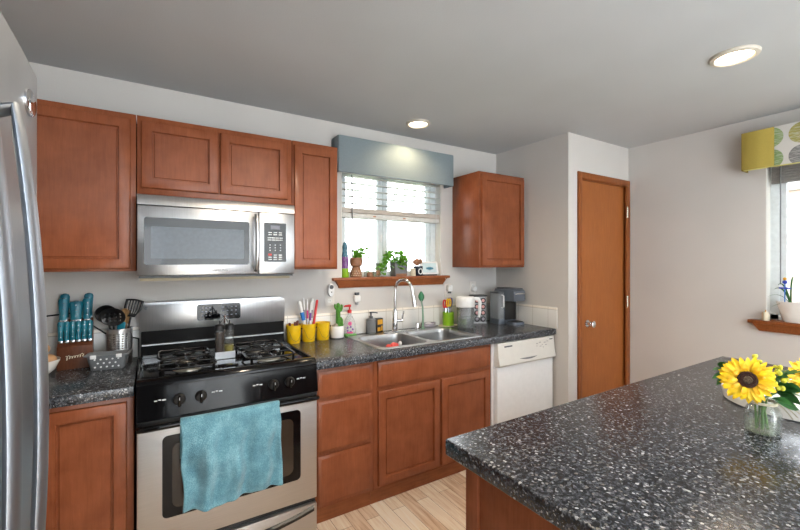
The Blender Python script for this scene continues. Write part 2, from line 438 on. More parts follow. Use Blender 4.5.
def tag(o, label, cat, group=None, kind=None):
    o['label'] = label; o['category'] = cat
    if group: o['group'] = group
    if kind: o['kind'] = kind
    return o
def thing(name, label, cat, loc=(0, 0, 0), rz=0, group=None):
    o = bpy.data.objects.new(name, None); COL.objects.link(o); o.empty_display_size = 0.05
    o.location = loc; o.rotation_euler = (0, 0, rz)
    OFF[o.name] = Vector(loc)
    return tag(o, label, cat, group)
def struct(o): o['kind'] = 'structure'; return o
def words(name, body, size, loc, rot, m, parent, align='CENTER', ext=0.0004):
    c = bpy.data.curves.new(name, 'FONT'); c.body = body; c.size = size; c.extrude = ext; c.align_x = align; c.align_y = 'CENTER'
    tmp = bpy.data.objects.new('tmp', c); COL.objects.link(tmp)
    me = bpy.data.meshes.new_from_object(tmp.evaluated_get(bpy.context.evaluated_depsgraph_get()))
    bpy.data.objects.remove(tmp); c = me; c.materials.clear()
    o = bpy.data.objects.new(name, c); COL.objects.link(o); o.parent = parent
    o.location = Vector(loc) - OFF.get(parent.name, Vector((0, 0, 0))); o.rotation_euler = rot
    c.materials.append(M[m]); return o
def copy_tree(o, parent=None):
    c = o.copy(); COL.objects.link(c)
    if parent is not None: c.parent = parent
    for ch in list(o.children): copy_tree(ch, c)
    return c
def bez(p0, p1, p2, n=10):
    p0, p1, p2 = Vector(p0), Vector(p1), Vector(p2)
    return [(1 - t) ** 2 * p0 + 2 * t * (1 - t) * p1 + t * t * p2 for t in [i / n for i in range(n + 1)]]

CT = 0.914            # countertop height
CEIL = 2.45
XL, XR = -0.96, 3.59
YR = -6.0

# ---------------------------------------------------------------- the room
struct(MB().box(XL - .1, XR + .1, YR - .1, 0.14, -0.06, 0).build('floor', 'floor'))
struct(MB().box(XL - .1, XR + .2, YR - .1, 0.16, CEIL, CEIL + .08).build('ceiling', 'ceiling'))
WX0, WX1, WZ0, WZ1 = 1.172, 2.085, 1.332, 2.14
struct(MB().box(XL - .1, WX0, 0, .14, 0, CEIL).box(WX1, 2.86, 0, .14, 0, CEIL).box(WX0, WX1, 0, .14, 0, WZ0 - .02).box(WX0, WX1, 0, .14, WZ1, CEIL).build('wall_back', 'wall'))
struct(MB().box(XL - .1, XL, YR, 0, 0, CEIL).build('wall_left', 'wall'))
PX = 2.735; PY = -0.76
struct(MB().box(PX, PX + .1, PY + .1, 0, 0, CEIL).build('wall_side', 'wall'))
DX0, DX1, DZ = 2.885, 3.575, 2.115
struct(MB().box(PX, DX0, PY, PY + .1, 0, CEIL).box(DX0, XR, PY, PY + .1, DZ, CEIL).box(DX1, XR, PY, PY + .1, 0, DZ).build('wall_pantry', 'wall'))
RY0, RY1, RZ0, RZ1 = -2.75, -1.69, 1.045, 2.16
struct(MB().box(XR, XR + .14, RY1, PY + .1, 0, CEIL).box(XR, XR + .14, YR, RY0, 0, CEIL).box(XR, XR + .14, RY0, RY1, 0, RZ0 - .02).box(XR, XR + .14, RY0, RY1, RZ1, CEIL).build('wall_right', 'wall'))
struct(MB().box(XL, -.31, YR, YR + .1, 0, CEIL).box(.19, XR, YR, YR + .1, 0, CEIL).box(-.31, .19, YR, YR + .1, 2.05, CEIL).box(-.31, .19, YR, YR + .1, 0, .85).build('wall_front', 'wall'))
p = MB()
for x in (-.31, .15): p.box(x, x + .04, YR + .02, YR + .08, .85, 2.05)
struct(p.box(-.27, .15, YR + .02, YR + .08, 2.01, 2.05).box(-.27, .15, YR + .02, YR + .08, .85, .89).build('window_3', 'white_vinyl'))
struct(MB().box(XR - .014, XR - .001, YR + .1, PY - .001, 0, .085, .003).build('baseboard_right', 'oak_trim'))
struct(MB().box(PX + .005, DX0 - .043, PY - .014, PY - .001, 0, .085, .003).build('baseboard_pantry', 'oak_trim'))

# backsplash
struct(MB().box(XL, -.056, -.010, -.0005, CT, 1.082, .003).box(.742, PX - .0005, -.010, -.0005, CT, 1.082, .003).box(PX - .010, PX - .0005, -.665, -.011, CT, 1.082, .003).build('trim_1', 'tile'))

# pantry door with casing
d1 = struct(MB().prism([(DX0 + .012, .01), (DX1 - .012, .01), (DX1 - .012, DZ - .012), (DX0 + .012, DZ - .012)], 'xz', PY + .018, PY + .053).build('door_1', 'oak'))
cs = MB().box(DX0 - .041, DX0 + .006, PY - .016, PY - .0005, 0, DZ + .045, .003).box(DX0 + .006, DX1 - .006, PY - .016, PY - .0005, DZ - .006, DZ + .045, .003)
cs.box(DX1 - .045, XR - .002, PY - .016, PY - .0005, 0, DZ - .006, .003).box(DX1 - .006, XR - .002, PY - .016, PY - .0005, DZ - .006, DZ + .045, .003)
cs.box(DX0, DX0 + .011, PY, PY + .06, 0, DZ).box(DX1 - .011, DX1, PY, PY + .06, 0, DZ).box(DX0, DX1, PY, PY + .06, DZ - .011, DZ)
cs.build('casing', 'oak_trim', d1)
kx, kz = 3.005, .945
MB().lathe([(.030, 0), (.030, .004), (.012, .008), (.010, .03), (.022, .036), (.029, .048), (.027, .06), (.014, .068)], n=24).xf(Matrix.Translation((kx, PY + .018, kz)) @ Matrix.Rotation(R(90), 4, 'X')).build('knob', 'chrome', d1)
for hz in (1.88, 1.10, .25):
    MB().box(DX1 - .046, DX1 - .016, PY - .020, PY - .0165, hz - .045, hz + .045).cyl((DX1 - .046, PY - .0205, hz - .05), (DX1 - .046, PY - .0205, hz + .05), .006, n=12).build('hinge', 'brass', d1)

# window over the sink
wf = MB()
fy0, fy1 = .075, .125
for b in ((WX0, WX1, WZ0 - .02, WZ0 + .04), (WX0, WX1, WZ1 - .045, WZ1), (WX0, WX0 + .045, WZ0, WZ1), (WX1 - .055, WX1, WZ0, WZ1)): wf.box(b[0], b[1], fy0, fy1, b[2], b[3], .004)
w1 = struct(wf.build('window_1', 'white_vinyl'))
sx = 1.565
MB().box(sx - .045, sx - .006, fy0 + .002, fy1 - .006, WZ0 + .04, WZ1 - .045, .003).box(WX0 + .045, WX0 + .075, fy0 + .02, fy1 - .006, WZ0 + .04, WZ1 - .045, .003).build('sash', 'white_vinyl', w1)
MB().box(sx + .004, sx + .045, fy0 + .012, fy1 + .004, WZ0 + .04, WZ1 - .045, .003).box(WX1 - .085, WX1 - .055, fy0 + .012, fy1 + .004, WZ0 + .04, WZ1 - .045, .003).build('sash', 'white_vinyl', w1)
MB().box(sx - .034, sx - .014, fy0 - .012, fy0 + .002, 1.60, 1.66, .003).build('latch', 'white', w1)
MB().box(WX0 + .075, sx - .045, .104, .107, WZ0 + .04, WZ1 - .045).build('pane', 'pane', w1)
MB().box(sx + .045, WX1 - .085, .112, .115, WZ0 + .04, WZ1 - .045).build('pane', 'pane', w1)
struct(MB().box(WX0 + .0005, WX0 + .004, 0, fy0, WZ0, WZ1).box(WX1 - .004, WX1 - .0005, 0, fy0, WZ0, WZ1).build('trim_2', 'reveal'))
sl = MB().box(1.095, 2.150, -.045, -.0005, WZ0 - .022, WZ0, .005).box(WX0 + .001, WX1 - .001, -.002, fy0 - .001, WZ0 - .019, WZ0)
sl.loft([[(1.118, -.036, WZ0 - .022), (2.122, -.036, WZ0 - .022), (2.122, -.0005, WZ0 - .022), (1.118, -.0005, WZ0 - .022)],
         [(1.143, -.022, WZ0 - .06), (2.098, -.022, WZ0 - .06), (2.098, -.0005, WZ0 - .06), (1.143, -.0005, WZ0 - .06)],
         [(1.147, -.016, WZ0 - .075), (2.094, -.016, WZ0 - .075), (2.094, -.0005, WZ0 - .075), (1.147, -.0005, WZ0 - .075)]])
struct(sl.build('trim_3', 'maple_edge'))

# window on the right wall
wf = MB(); fx0, fx1 = XR + .075, XR + .125
for b in ((RY0, RY1, RZ0 - .02, RZ0 + .04), (RY0, RY1, RZ1 - .045, RZ1), (RY1 - .05, RY1, RZ0, RZ1), (RY0, RY0 + .05, RZ0, RZ1)): wf.box(fx0, fx1, b[0], b[1], b[2], b[3], .004)
w2 = struct(wf.build('window_2', 'white_vinyl'))
MB().box(fx0 + .01, fx1 - .01, RY1 - .085, RY1 - .05, RZ0 + .04, RZ1 - .045).box(fx0 + .01, fx1 - .01, -2.25, -2.21, RZ0 + .04, RZ1 - .045).build('sash', 'white_vinyl', w2)
MB().box(fx0 + .03, fx0 + .033, -2.21, RY1 - .085, RZ0 + .04, RZ1 - .045).build('pane', 'pane', w2)
MB().box(fx0 + .03, fx0 + .033, RY0 + .05, -2.25, RZ0 + .04, RZ1 - .045).build('pane', 'pane', w2)
struct(MB().box(XR, fx0, RY1 - .004, RY1 - .0005, RZ0, RZ1).build('trim_4', 'reveal'))
sl = MB().box(XR - .055, XR - .0005, RY0 - .1, RY1 + .085, RZ0 - .024, RZ0, .005).box(XR - .002, fx0 - .001, RY0 + .001, RY1 - .001, RZ0 - .019, RZ0)
sl.loft([[(XR - .045, RY1 + .06, RZ0 - .024), (XR - .0005, RY1 + .06, RZ0 - .024), (XR - .0005, RY0 - .08, RZ0 - .024), (XR - .045, RY0 - .08, RZ0 - .024)],
         [(XR - .02, RY1 + .03, RZ0 - .075), (XR - .0005, RY1 + .03, RZ0 - .075), (XR - .0005, RY0 - .05, RZ0 - .075), (XR - .02, RY0 - .05, RZ0 - .075)]])
struct(sl.build('trim_5', 'oak_trim'))

# outside: lawn, fence and the neighbour's red house past the right window
struct(MB().box(-12, 16, -14, 14, -.5, -.4).build('ground', 'grass'))
fe = MB()
for k in range(40): fe.box(7.0, 7.03, -6 + k * .2, -6 + k * .2 + .19, -.4, 1.25)
tag(fe.build('garden_fence', 'fence'), 'pale board fence outside the right-hand window', 'fence')
nh = thing('neighbour_house', 'red sided house seen through the window beyond the fence', 'house', (11, -2.0, -.4))
hb = MB()
for k in range(14): hb.box(9.4 - .01 * (k % 2), 12, -4.6, -.3, -.4 + k * .22, -.4 + k * .22 + .215)
hb.build('wall', 'siding', nh)
MB().prism([(-4.9, 2.68), (0.0, 2.68), (-2.4, 4.0)], 'yz', 9.2, 12.2).build('roof', plain('pale_roof', (206, 206, 210), .8), nh)

# recessed ceiling lights
def can_light(loc, r, label, power, color=(1, .83, .63)):
    t = thing('recessed_light', label, 'ceiling light', (loc[0], loc[1], CEIL), group='recessed ceiling lights')
    MB().lathe([(r * .84, 0), (r * 1.12, 0), (r * 1.13, -.006), (r * 1.08, -.013), (r * .9, -.016), (r * .84, -.01), (r * .84, 0)], n=40, cap0=False, cap1=False).build('trim_ring', 'lamp_ring', t, False)
    MB().lathe([(r * .84, -.001), (r * .82, -.008), (r * .4, -.011), (0, -.012)], n=40, cap0=True, cap1=False).build('lens', 'lamp', t, False)
    l = bpy.data.lights.new('lamp', 'SPOT'); l.energy = power; l.color = color; l.spot_size = R(150); l.spot_blend = .5; l.shadow_soft_size = r * .6
    o = bpy.data.objects.new('lamp_beam', l); COL.objects.link(o); o.parent = t; o.location = (0, 0, -.04)
can_light((1.635, -.31), .078, 'small round recessed ceiling light over the sink window', 10, (1, .76, .46))
can_light((0.72, -1.52), .088, 'unseen ceiling light added to brighten the walkway by the stove', 62)  # added light out of view, put in to brighten floor and stove front
can_light((2.405, -1.90), .088, 'round recessed ceiling light above the island', 12)

# ---------------------------------------------------------------- cabinets
DOORP = [(0, .006), (.002, .002), (.006, 0), (.046, 0), (.0475, .004), (.0485, .0145), (.055, .0145), (.058, .0105)]
SLABP = [(0, .009), (.004, .007), (.012, .001), (.016, 0)]
def wall_cabinet(label, x0, x1, z0, z1, doors, split=None, yf=-.33):
    t = thing('wall_cabinet', label, 'cabinet', ((x0 + x1) / 2, yf / 2, z0))
    MB().box(x0, x1, yf, -.0008, z0, z1, .0015).build('carcass', 'maple', t)
    for a, b, c, d in doors: MB().panel(a, b, c, d, yf - .001, .019, DOORP).build('door', 'maple', t)
    return t
wall_cabinet('tall wall cabinet beside the refrigerator with plain framed door', -.945, -.064, 1.40, 2.17, [(-.555, -.086, 1.413, 2.142), (-.93, -.570, 1.413, 2.142)])
wall_cabinet('short two-door wall cabinet above the microwave', -.060, .708, 1.775, 2.17, [(-.043, .308, 1.812, 2.142), (.316, .680, 1.812, 2.142)])
wall_cabinet('narrow single-door wall cabinet left of the sink window', .712, 1.0, 1.40, 2.17, [(.720, .990, 1.410, 2.142)])
wall_cabinet('single-door wall cabinet above the coffee maker in the corner', 2.208, PX - .002, 1.40, 2.17, [(2.228, PX - .018, 1.415, 2.150)])

def base_cabinet(label, x0, x1, fronts, hollow=False):
    t = thing('base_cabinet', label, 'cabinet', ((x0 + x1) / 2, -.3, 0))
    c = MB()
    if hollow:
        c.box(x0, x0 + .018, -.61, -.012, .1, .868).box(x1 - .018, x1, -.61, -.012, .1, .868).box(x0 + .018, x1 - .018, -.61, -.012, .1, .118).box(x0 + .018, x1 - .018, -.03, -.012, .118, .868)
        c.box(x0 + .018, x1 - .018, -.61, -.592, .118, .868)
    else: c.box(x0, x1, -.61, -.012, .1, .868, .001)
    c.build('carcass', 'maple', t)
    MB().box(x0, x1, -.575, -.555, 0, .086).build('kick_board', 'maple_edge', t)
    for kind, a, b, z0, z1 in fronts:
        MB().panel(a, b, z0, z1, -.611, .019, DOORP if kind == 'door' else SLABP).build(kind, 'maple', t)
    return t
base_cabinet('base cabinet between the refrigerator and the stove', -.945, -.064, [('door', -.368, -.088, .12, .848), ('door', -.66, -.380, .12, .848)])
base_cabinet('base cabinet of three drawers right of the stove', .748, 1.106, [('drawer', .766, 1.086, .705, .847), ('drawer', .766, 1.086, .408, .684), ('drawer', .766, 1.086, .122, .388)])
base_cabinet('two-door base cabinet under the sink with one wide false drawer', 1.108, 2.056, [('drawer_front', 1.136, 2.036, .705, .850), ('door', 1.136, 1.590, .122, .682), ('door', 1.606, 2.036, .122, .682)], True)

# countertops
tag(MB().box(-.945, -.062, -.636, -.0105, .870, CT, .004).build('countertop', 'granite'), 'short dark speckled countertop left of the stove', 'countertop')
SX0, SX1, SY0, SY1 = 1.175, 2.015, -.585, -.085
c = MB().prism([(-.652, .870), (-.652 , CT - .006), (-.650, CT - .002), (-.646, CT), (SY0 + .012, CT), (SY0 + .012, .870)], 'yz', .746, PX - .001)
c.box(.746, PX - .001, SY1 - .012, -.0105, .870, CT).box(.746, SX0 + .012, SY0 + .012, SY1 - .012, .870, CT).box(SX1 - .012, PX - .001, SY0 + .012, SY1 - .012, .870, CT)
tag(c.build('countertop', 'granite'), 'long dark speckled countertop around the sink', 'countertop')

# sink
t = thing('kitchen_sink', 'double bowl stainless steel sink set in the countertop', 'sink', (1.595, -.335, CT))
def loop(bm, pts, z): 
    vs = [bm.verts.new((a, b, z)) for a, b in pts]; return vs
mb = MB(); bm = mb.bm; ez = CT + .004
outer = rrect(SX0, SX1, SY0, SY1, .03)
bowls = [rrect(SX0 + .03, 1.565, SY0 + .03, SY1 - .075, .06), rrect(1.60, SX1 - .03, SY0 + .03, SY1 - .075, .06)]
edges = []
for pts in [outer] + bowls:
    vs = loop(bm, pts, ez)
    edges += [bm.edges.new((vs[i], vs[(i + 1) % len(vs)])) for i in range(len(vs))]
bmesh.ops.triangle_fill(bm, use_beauty=True, use_dissolve=False, edges=edges)
cx, cy = (SX0 + SX1) / 2, (SY0 + SY1) / 2
mb.loft([[(a, b, ez) for a, b in outer], [(cx + (a - cx) * 1.004, cy + (b - cy) * 1.006, CT + .0006) for a, b in outer]], False, False)
mb.build('rim', 'steel', t)
for pts in bowls:
    cx = sum(p[0] for p in pts) / len(pts); cy = sum(p[1] for p in pts) / len(pts)
    def sc(k, z): return [(cx + (a - cx) * k, cy + (b - cy) * k, z) for a, b in pts]
    b = MB().loft([sc(1, ez), sc(.985, ez - .006), sc(.97, ez - .03), sc(.94, .76), sc(.90, .735), sc(.82, .727), sc(.2, .722)], False, True).build('bowl', 'sink_steel', t)
    MB().lathe([(.045, 0), (.045, .003), (.036, .004), (.034, .001), (.0, .001)], (cx, cy, .7225), 24).build('drain', 'chrome', b)

# dishwasher
t = thing('dishwasher', 'white dishwasher with bisque control panel beside the sink cabinet', 'dishwasher', (2.39, -.3, 0))
MB().box(2.062, 2.725, -.60, -.03, .09, .866).build('tub', 'white', t)
MB().box(2.062, 2.092, -.612, -.601, .09, .866).build('side_strip', 'white', t)
MB().box(2.094, 2.708, -.640, -.601, .12, .688, .006).build('door', 'white_app', t)
cp = MB().prism([(-.602, .692), (-.660, .694), (-.668, .706), (-.655, .76), (-.646, .862), (-.602, .864)], 'yz', 2.090, 2.712, .003).build('control_panel', 'bisque', t)
hd = MB()
hd.loft([[(x, -.6672 + .006 * (abs(x - 2.4) / .10) ** 2, .722 + .012 * ((x - 2.4) / .10) ** 2), (x, -.6672 + .006 * (abs(x - 2.4) / .10) ** 2, .734), (x, -.655, .734), (x, -.655, .722 + .012 * ((x - 2.4) / .10) ** 2)] for x in [2.3 + .0125 * i for i in range(17)]])
hd.build('handle_recess', 'grey', cp)
MB().box(2.155, 2.235, -.6515, -.648, .828, .838).build('badge', 'dark_grey', cp)
mk = MB()
for k, (x, z, w) in enumerate(((2.50, .82, .012), (2.53, .825, .018), (2.56, .805, .01), (2.585, .82, .02), (2.62, .826, .014), (2.50, .80, .008), (2.535, .795, .02), (2.60, .80, .016), (2.57, .785, .012))):
    mk.box(x, x + w, -.6535, -.645, z, z + .004)
mk.build('lettering', 'mauve', cp)
MB().box(2.655, 2.69, -.651, -.646, .836, .844).build('indicator', 'dark_grey', cp)
MB().box(2.07, 2.725, -.56, -.55, .005, .089).build('kick_plate', 'black', t)

# ---------------------------------------------------------------- refrigerator
t = thing('refrigerator', 'stainless steel double door refrigerator at the left edge', 'refrigerator', (-.55, -2.235, 0))
FX = -.162
MB().box(-.945, FX - .06, -2.688, -1.782, .03, 1.735, .004).build('cabinet_body', 'dark_grey', t)
def fdoor(y0, y1, z0, z1, nm):
    pr = [(FX - .055, y0), (FX - .055, y1), (FX - .016, y1)]
    pr += [(FX - .016 + .016 * math.sin(R(a)), y1 - .016 + .016 * math.cos(R(a))) for a in (30, 60, 85)]
    n = 8
    for k in range(1, n): pr.append((FX + .005 * math.sin(PI * k / n), y1 - .018 + (y0 - y1 + .036) * k / n))
    pr += [(FX - .016 + .016 * math.sin(R(a)), y0 + .016 - .016 * math.cos(R(a))) for a in (85, 60, 30)] + [(FX - .016, y0)]
    return MB().prism(pr, 'xy', z0, z1, .003).build(nm, 'fridge_steel', t)
df = fdoor(-2.221, -1.780, .745, 1.755, 'door'); dn = fdoor(-2.690, -2.227, .745, 1.755, 'door'); fd = fdoor(-2.690, -1.780, .08, .737, 'freezer_drawer')
for y, dr in ((-2.180, df), (-2.272, dn)):
    pts = [(FX + .001, y, 1.572), (FX + .030, y, 1.578)]
    for k in range(25):
        z = 1.587 - .582 * k / 24
        pts.append((-.0885 - .21 * (z - 1.3) ** 2, y, z))
    pts += [(FX + .030, y, 1.010), (FX + .001, y, 1.015)]
    rings = []
    for i, q in enumerate(pts):
        a0 = Vector(pts[max(0, i - 1)]); a1 = Vector(pts[min(len(pts) - 1, i + 1)]); tg = (a1 - a0).normalized(); nn = Vector((-tg.z, 0, tg.x))
        if i in (1, len(pts) - 2): nn *= 1.25
        rings.append([Vector(q) + nn * .0052 * math.cos(a) + Vector((0, .0135 * math.sin(a), 0)) for a in [2 * PI * k / 16 for k in range(16)]])
    MB().loft(rings).build('handle', 'fridge_steel', dr)
MB().tube([(FX + .001, -2.10, .64), (FX + .05, -2.10, .64), (FX + .065, -2.14, .64), (FX + .07, -2.235, .64), (FX + .065, -2.33, .64), (FX + .05, -2.37, .64), (FX + .001, -2.37, .64)], .010, 12).build('handle', 'fridge_steel', fd)
b = MB().lathe([(.020, 0), (.020, .003), (.017, .0055), (0, .006)], n=28, sx=1.35).xf(Matrix.Translation((FX + .0030, -1.865, 1.688)) @ Matrix.Rotation(R(90), 4, 'Y') @ Matrix.Rotation(R(90), 4, 'Z')).build('badge', 'chrome', df)
MB().box(-.40, -.235, -1.85, -1.80, 1.7352, 1.765, .006).build('hinge_cover', 'dark_grey', t)
MB().box(-.30, FX - .06, -2.66, -1.80, .0, .0295).build('base_grille', 'black', t)

# ---------------------------------------------------------------- microwave
t = thing('microwave', 'stainless over-the-range microwave with dark glass door', 'microwave', (.322, -.2, 1.37))
MX0, MX1, MZ0, MZ1, MY = -.058, .702, 1.378, 1.772, -.372
MB().box(MX0 + .004, MX1 - .004, MY, -.001, MZ0, MZ1).build('body', 'dark_grey', t)
MB().prism([(MY - .001, 1.723), (MY - .036, 1.723), (MY - .030, MZ1 - .004), (MY - .026, MZ1), (MY - .001, MZ1)], 'yz', MX0, MX1).build('vent_grille', 'steel', t)
dr = MB().box(MX0, .500, MY - .036, MY - .001, MZ0, 1.7195, .005).build('door', 'steel', t)
MB().prism(rrect(-.030, .452, 1.431, 1.662, .012), 'xz', MY - .0365, MY - .0395).build('window_frame', 'dark_glass', dr)
MB().prism(rrect(-.002, .425, 1.462, 1.618, .006), 'xz', MY - .0397, MY - .0410).build('window', 'mw_glass', dr)
hp = [(.486, MY - .0375, 1.40), (.486, MY - .060, 1.408), (.486, MY - .072, 1.44), (.486, MY - .077, 1.50), (.486, MY - .078, 1.55), (.486, MY - .077, 1.60), (.486, MY - .072, 1.66), (.486, MY - .060, 1.690), (.486, MY - .0375, 1.698)]
MB().tube(hp, .011, 14).build('handle', 'steel', dr)
words('brand_lettering', 'SAMSUNG', .0165, (.306, MY - .0365, 1.402), (R(90), 0, 0), 'dark_grey', dr)
cp = MB().box(.503, MX1, MY - .036, MY - .001, MZ0, 1.7195, .005).build('control_panel', 'steel', t)
kp = MB().prism(rrect(.530, .652, 1.445, 1.664, .006), 'xz', MY - .0365, MY - .0395).build('keypad', 'keypad', cp)
MB().box(.565, .618, MY - .0407, MY - .0396, 1.628, 1.650).build('display', 'lcd', kp)
pr = MB(); rd = None
for r_, (z, n) in enumerate(((1.610, 3), (1.598, 3), (1.580, 4), (1.568, 4), (1.540, 3), (1.525, 3), (1.510, 3), (1.484, 3), (1.472, 3), (1.460, 3))):
    for k in range(n):
        x = .548 + (k + .5) * .086 / n
        if r_ in (4, 5, 6): pr.box(x - .003, x + .003, MY - .0402, MY - .0394, z - .003, z + .003)
        elif not (r_ == 7 and k == 0): pr.box(x - .0095, x + .0095, MY - .0402, MY - .0394, z - .0028, z + .0028)
pr.build('lettering', 'print', kp)
MB().box(.552, .572, MY - .0402, MY - .0394, 1.481, 1.492).build('stop_button', 'red_print', kp)
MB().lathe([(.006, 0), (.005, .002)], n=14).xf(Matrix.Translation((.565, MY - .0361, 1.418)) @ Matrix.Rotation(R(90), 4, 'X')).build('sticker', 'white', cp)
MB().box(MX0 + .006, MX1 - .006, MY - .02, -.03, 1.366, 1.3775).box(.16, .42, MY - .032, MY - .02, 1.366, 1.3775).build('underside_vent', 'black', t)
MB().box(MX0 + .01, MX1 - .01, MY + .03, -.02, 1.350, 1.3655).build('bottom_plate', 'beige_metal', t)

# ---------------------------------------------------------------- stove
t = thing('gas_range', 'stainless and black gas range with four burners and front knobs', 'stove', (.342, -.33, 0))
GX0, GX1 = -.054, .738
MB().box(GX0 + .004, GX1 - .004, -.635, -.012, .02, .895).build('body', 'black', t)
ck = MB().box(GX0 + .002, GX1 - .002, -.625, -.10, .8955, .922, .003)
ck.box(GX0, GX0 + .018, -.64, -.10, .8955, .937, .006).box(GX1 - .018, GX1, -.64, -.10, .8955, .937, .006)
ck.build('cooktop', 'black_gloss', t)
lip = [(-.612, .905), (-.612, .930), (-.622, .938), (-.640, .938), (-.662, .930), (-.672, .916), (-.672, .905)]
MB().prism(lip, 'yz', GX0, GX1, .002).build('front_lip', 'black_gloss', t)
pn = MB().prism([(-.640, .770), (-.640, .9045), (-.670, .9045), (-.690, .772), (-.684, .768)], 'yz', GX0, GX1, .002).build('control_panel', 'black_gloss', t)
tl = math.atan2(.02, .132)
for kx_ in (.104, .190, .512, .592):
    K = Matrix.Translation((kx_, -.6805, .842)) @ Matrix.Rotation(R(90) + tl, 4, 'X')
    k = MB().lathe([(.025, 0), (.0245, .010), (.021, .016), (.019, .018), (0, .018)], n=24).xf(K).build('knob', 'black', pn)
    MB().box(-.006, .006, -.023, .023, .012, .034, .004).xf(K).build('grip', 'black_gloss', k)
    MB().box(-.0015, .0015, .010, .022, .0341, .0348).xf(K).build('pointer', 'print', k)
for mx in (.030, .255, .435, .650):
    q = MB()
    for j, (dx, w, dz) in enumerate(((0, .012, 0), (.016, .010, .002), (.030, .014, 0), (.008, .02, -.01))):
        q.box(mx + dx - .02, mx + dx - .02 + w, -.6795, -.675, .846 + dz, .851 + dz)
    q.build('lettering', 'print', pn)
# back guard
MB().prism([(-.012, .896), (-.098, .896), (-.090, .94), (-.078, 1.062), (-.012, 1.062)], 'yz', GX0 + .006, GX1 - .006, .002).build('rear_riser', 'matte_black', t)
MB().box(GX0 + .01, GX1 - .01, -.104, -.082, .985, .992).box(GX0 + .01, GX1 - .01, -.112, -.094, .9225, .932).build('riser_trim', 'steel', t)
rr = [(GX0, 1.050)] + [(GX1, 1.050)] + [p for p in rrect(GX0, GX1, 1.0, 1.222, .03)[7:21]]
bgp = MB().prism(rr, 'xz', -.078, -.014, .004).build('back_guard', 'steel', t)
dp = MB().prism(rrect(.226, .466, 1.100, 1.196, .014), 'xz', -.0785, -.0815).build('display_panel', 'dark_glass', bgp)
q = MB()
for x in (.25, .27, .29, .36, .385, .41, .435):
    for z in (1.125, 1.150, 1.172): q.box(x, x + .010, -.0822, -.0814, z, z + .005)
q.build('lettering', 'lcd', dp)
MB().lathe([(.008, 0), (.007, .003)], n=16).xf(Matrix.Translation((-.025, -.0782, 1.19)) @ Matrix.Rotation(R(90), 4, 'X')).build('badge', 'dark_grey', bgp)
# burners and grates
for cxg in (.150, .538):
    for cyg in (-.235, -.475):
        b = MB().lathe([(.062, 0), (.060, .006), (.040, .008), (.040, .016), (.0, .016)], (cxg, cyg, .9222), 28).build('burner', 'burner', t)
        MB().lathe([(.036, 0), (.037, .006), (.030, .010), (0, .011)], (cxg, cyg, .9384), 28).build('burner_cap', 'iron', b)
    g = MB(); z = .954
    for cyg in (-.235, -.475):
        g.tube([(a, b_, z) for a, b_ in rrect(cxg - .120, cxg + .120, cyg - .108, cyg + .108, .045, 5)], .006, 8, closed=True)
        g.tube([(cxg + .052 * math.cos(R(a)), cyg + .046 * math.sin(R(a)), z + .002) for a in range(0, 360, 18)], .0055, 8, closed=True)
        for a in (0, 90, 180, 270):
            ex = .120 if a in (0, 180) else .108
            g.tube([(cxg + .05 * math.cos(R(a)), cyg + .046 * math.sin(R(a)), z + .003), (cxg + ex * math.cos(R(a)), cyg + ex * math.sin(R(a)), z)], .0055, 8)
        for sa in (-1, 1):
            for sb in (-1, 1): g.cyl((cxg + sa * .106, cyg + sb * .095, .9225), (cxg + sa * .106, cyg + sb * .095, z), .007, n=8)
    g.tube([(cxg, -.343, z), (cxg, -.367, z)], .006, 8)
    g.build('grate', 'iron', t)
# oven door
dr = MB().box(GX0 + .002, GX1 - .002, -.682, -.637, .214, .738, .006).build('oven_door', 'door_steel', t)
MB().prism(rrect(.040, .648, .335, .692, .022), 'xz', -.6825, -.6850).build('window_frame', 'black_gloss', dr)
MB().prism(rrect(.078, .610, .372, .655, .03), 'xz', -.6852, -.6862).build('window', 'oven_glass', dr)
MB().box(GX0 + .002, GX1 - .002, -.686, -.640, .7385, .7675, .004).build('vent_strip', 'black', dr)
hpts = [(GX0 + .012, -.686, .742), (GX0 + .012, -.712, .746), (GX0 + .03, -.727, .750)] + [(GX0 + .03 + (GX1 - GX0 - .06) * k / 12, -.727 - .006 * math.sin(PI * k / 12), .750 + .004 * math.sin(PI * k / 12)) for k in range(1, 12)] + [(GX1 - .03, -.727, .750), (GX1 - .012, -.712, .746), (GX1 - .012, -.686, .742)]
MB().tube(hpts, .0125, 14).build('handle', 'black_gloss', dr)
MB().box(GX0 + .004, GX1 - .004, -.66, -.6355, .187, .213).build('gap_strip', 'black', t)
dw = MB().box(GX0 + .002, GX1 - .002, -.682, -.637, .035, .186, .005).build('storage_drawer', 'door_steel', t)
q = MB(); rings = []
for k in range(25):
    u = -1 + 2 * k / 24; x = .342 + .375 * u; zc = .118 + .045 * abs(u) ** 2.2; w = .016
    rings.append([(x, -.6825, zc - w), (x, -.692, zc - w * .6), (x, -.694, zc + w * .4), (x, -.6825, zc + w)])
q.loft(rings); q.build('handle', 'black', dw)
MB().box(GX0 + .02, GX1 - .02, -.60, -.05, 0, .0195).build('base', 'black', t)

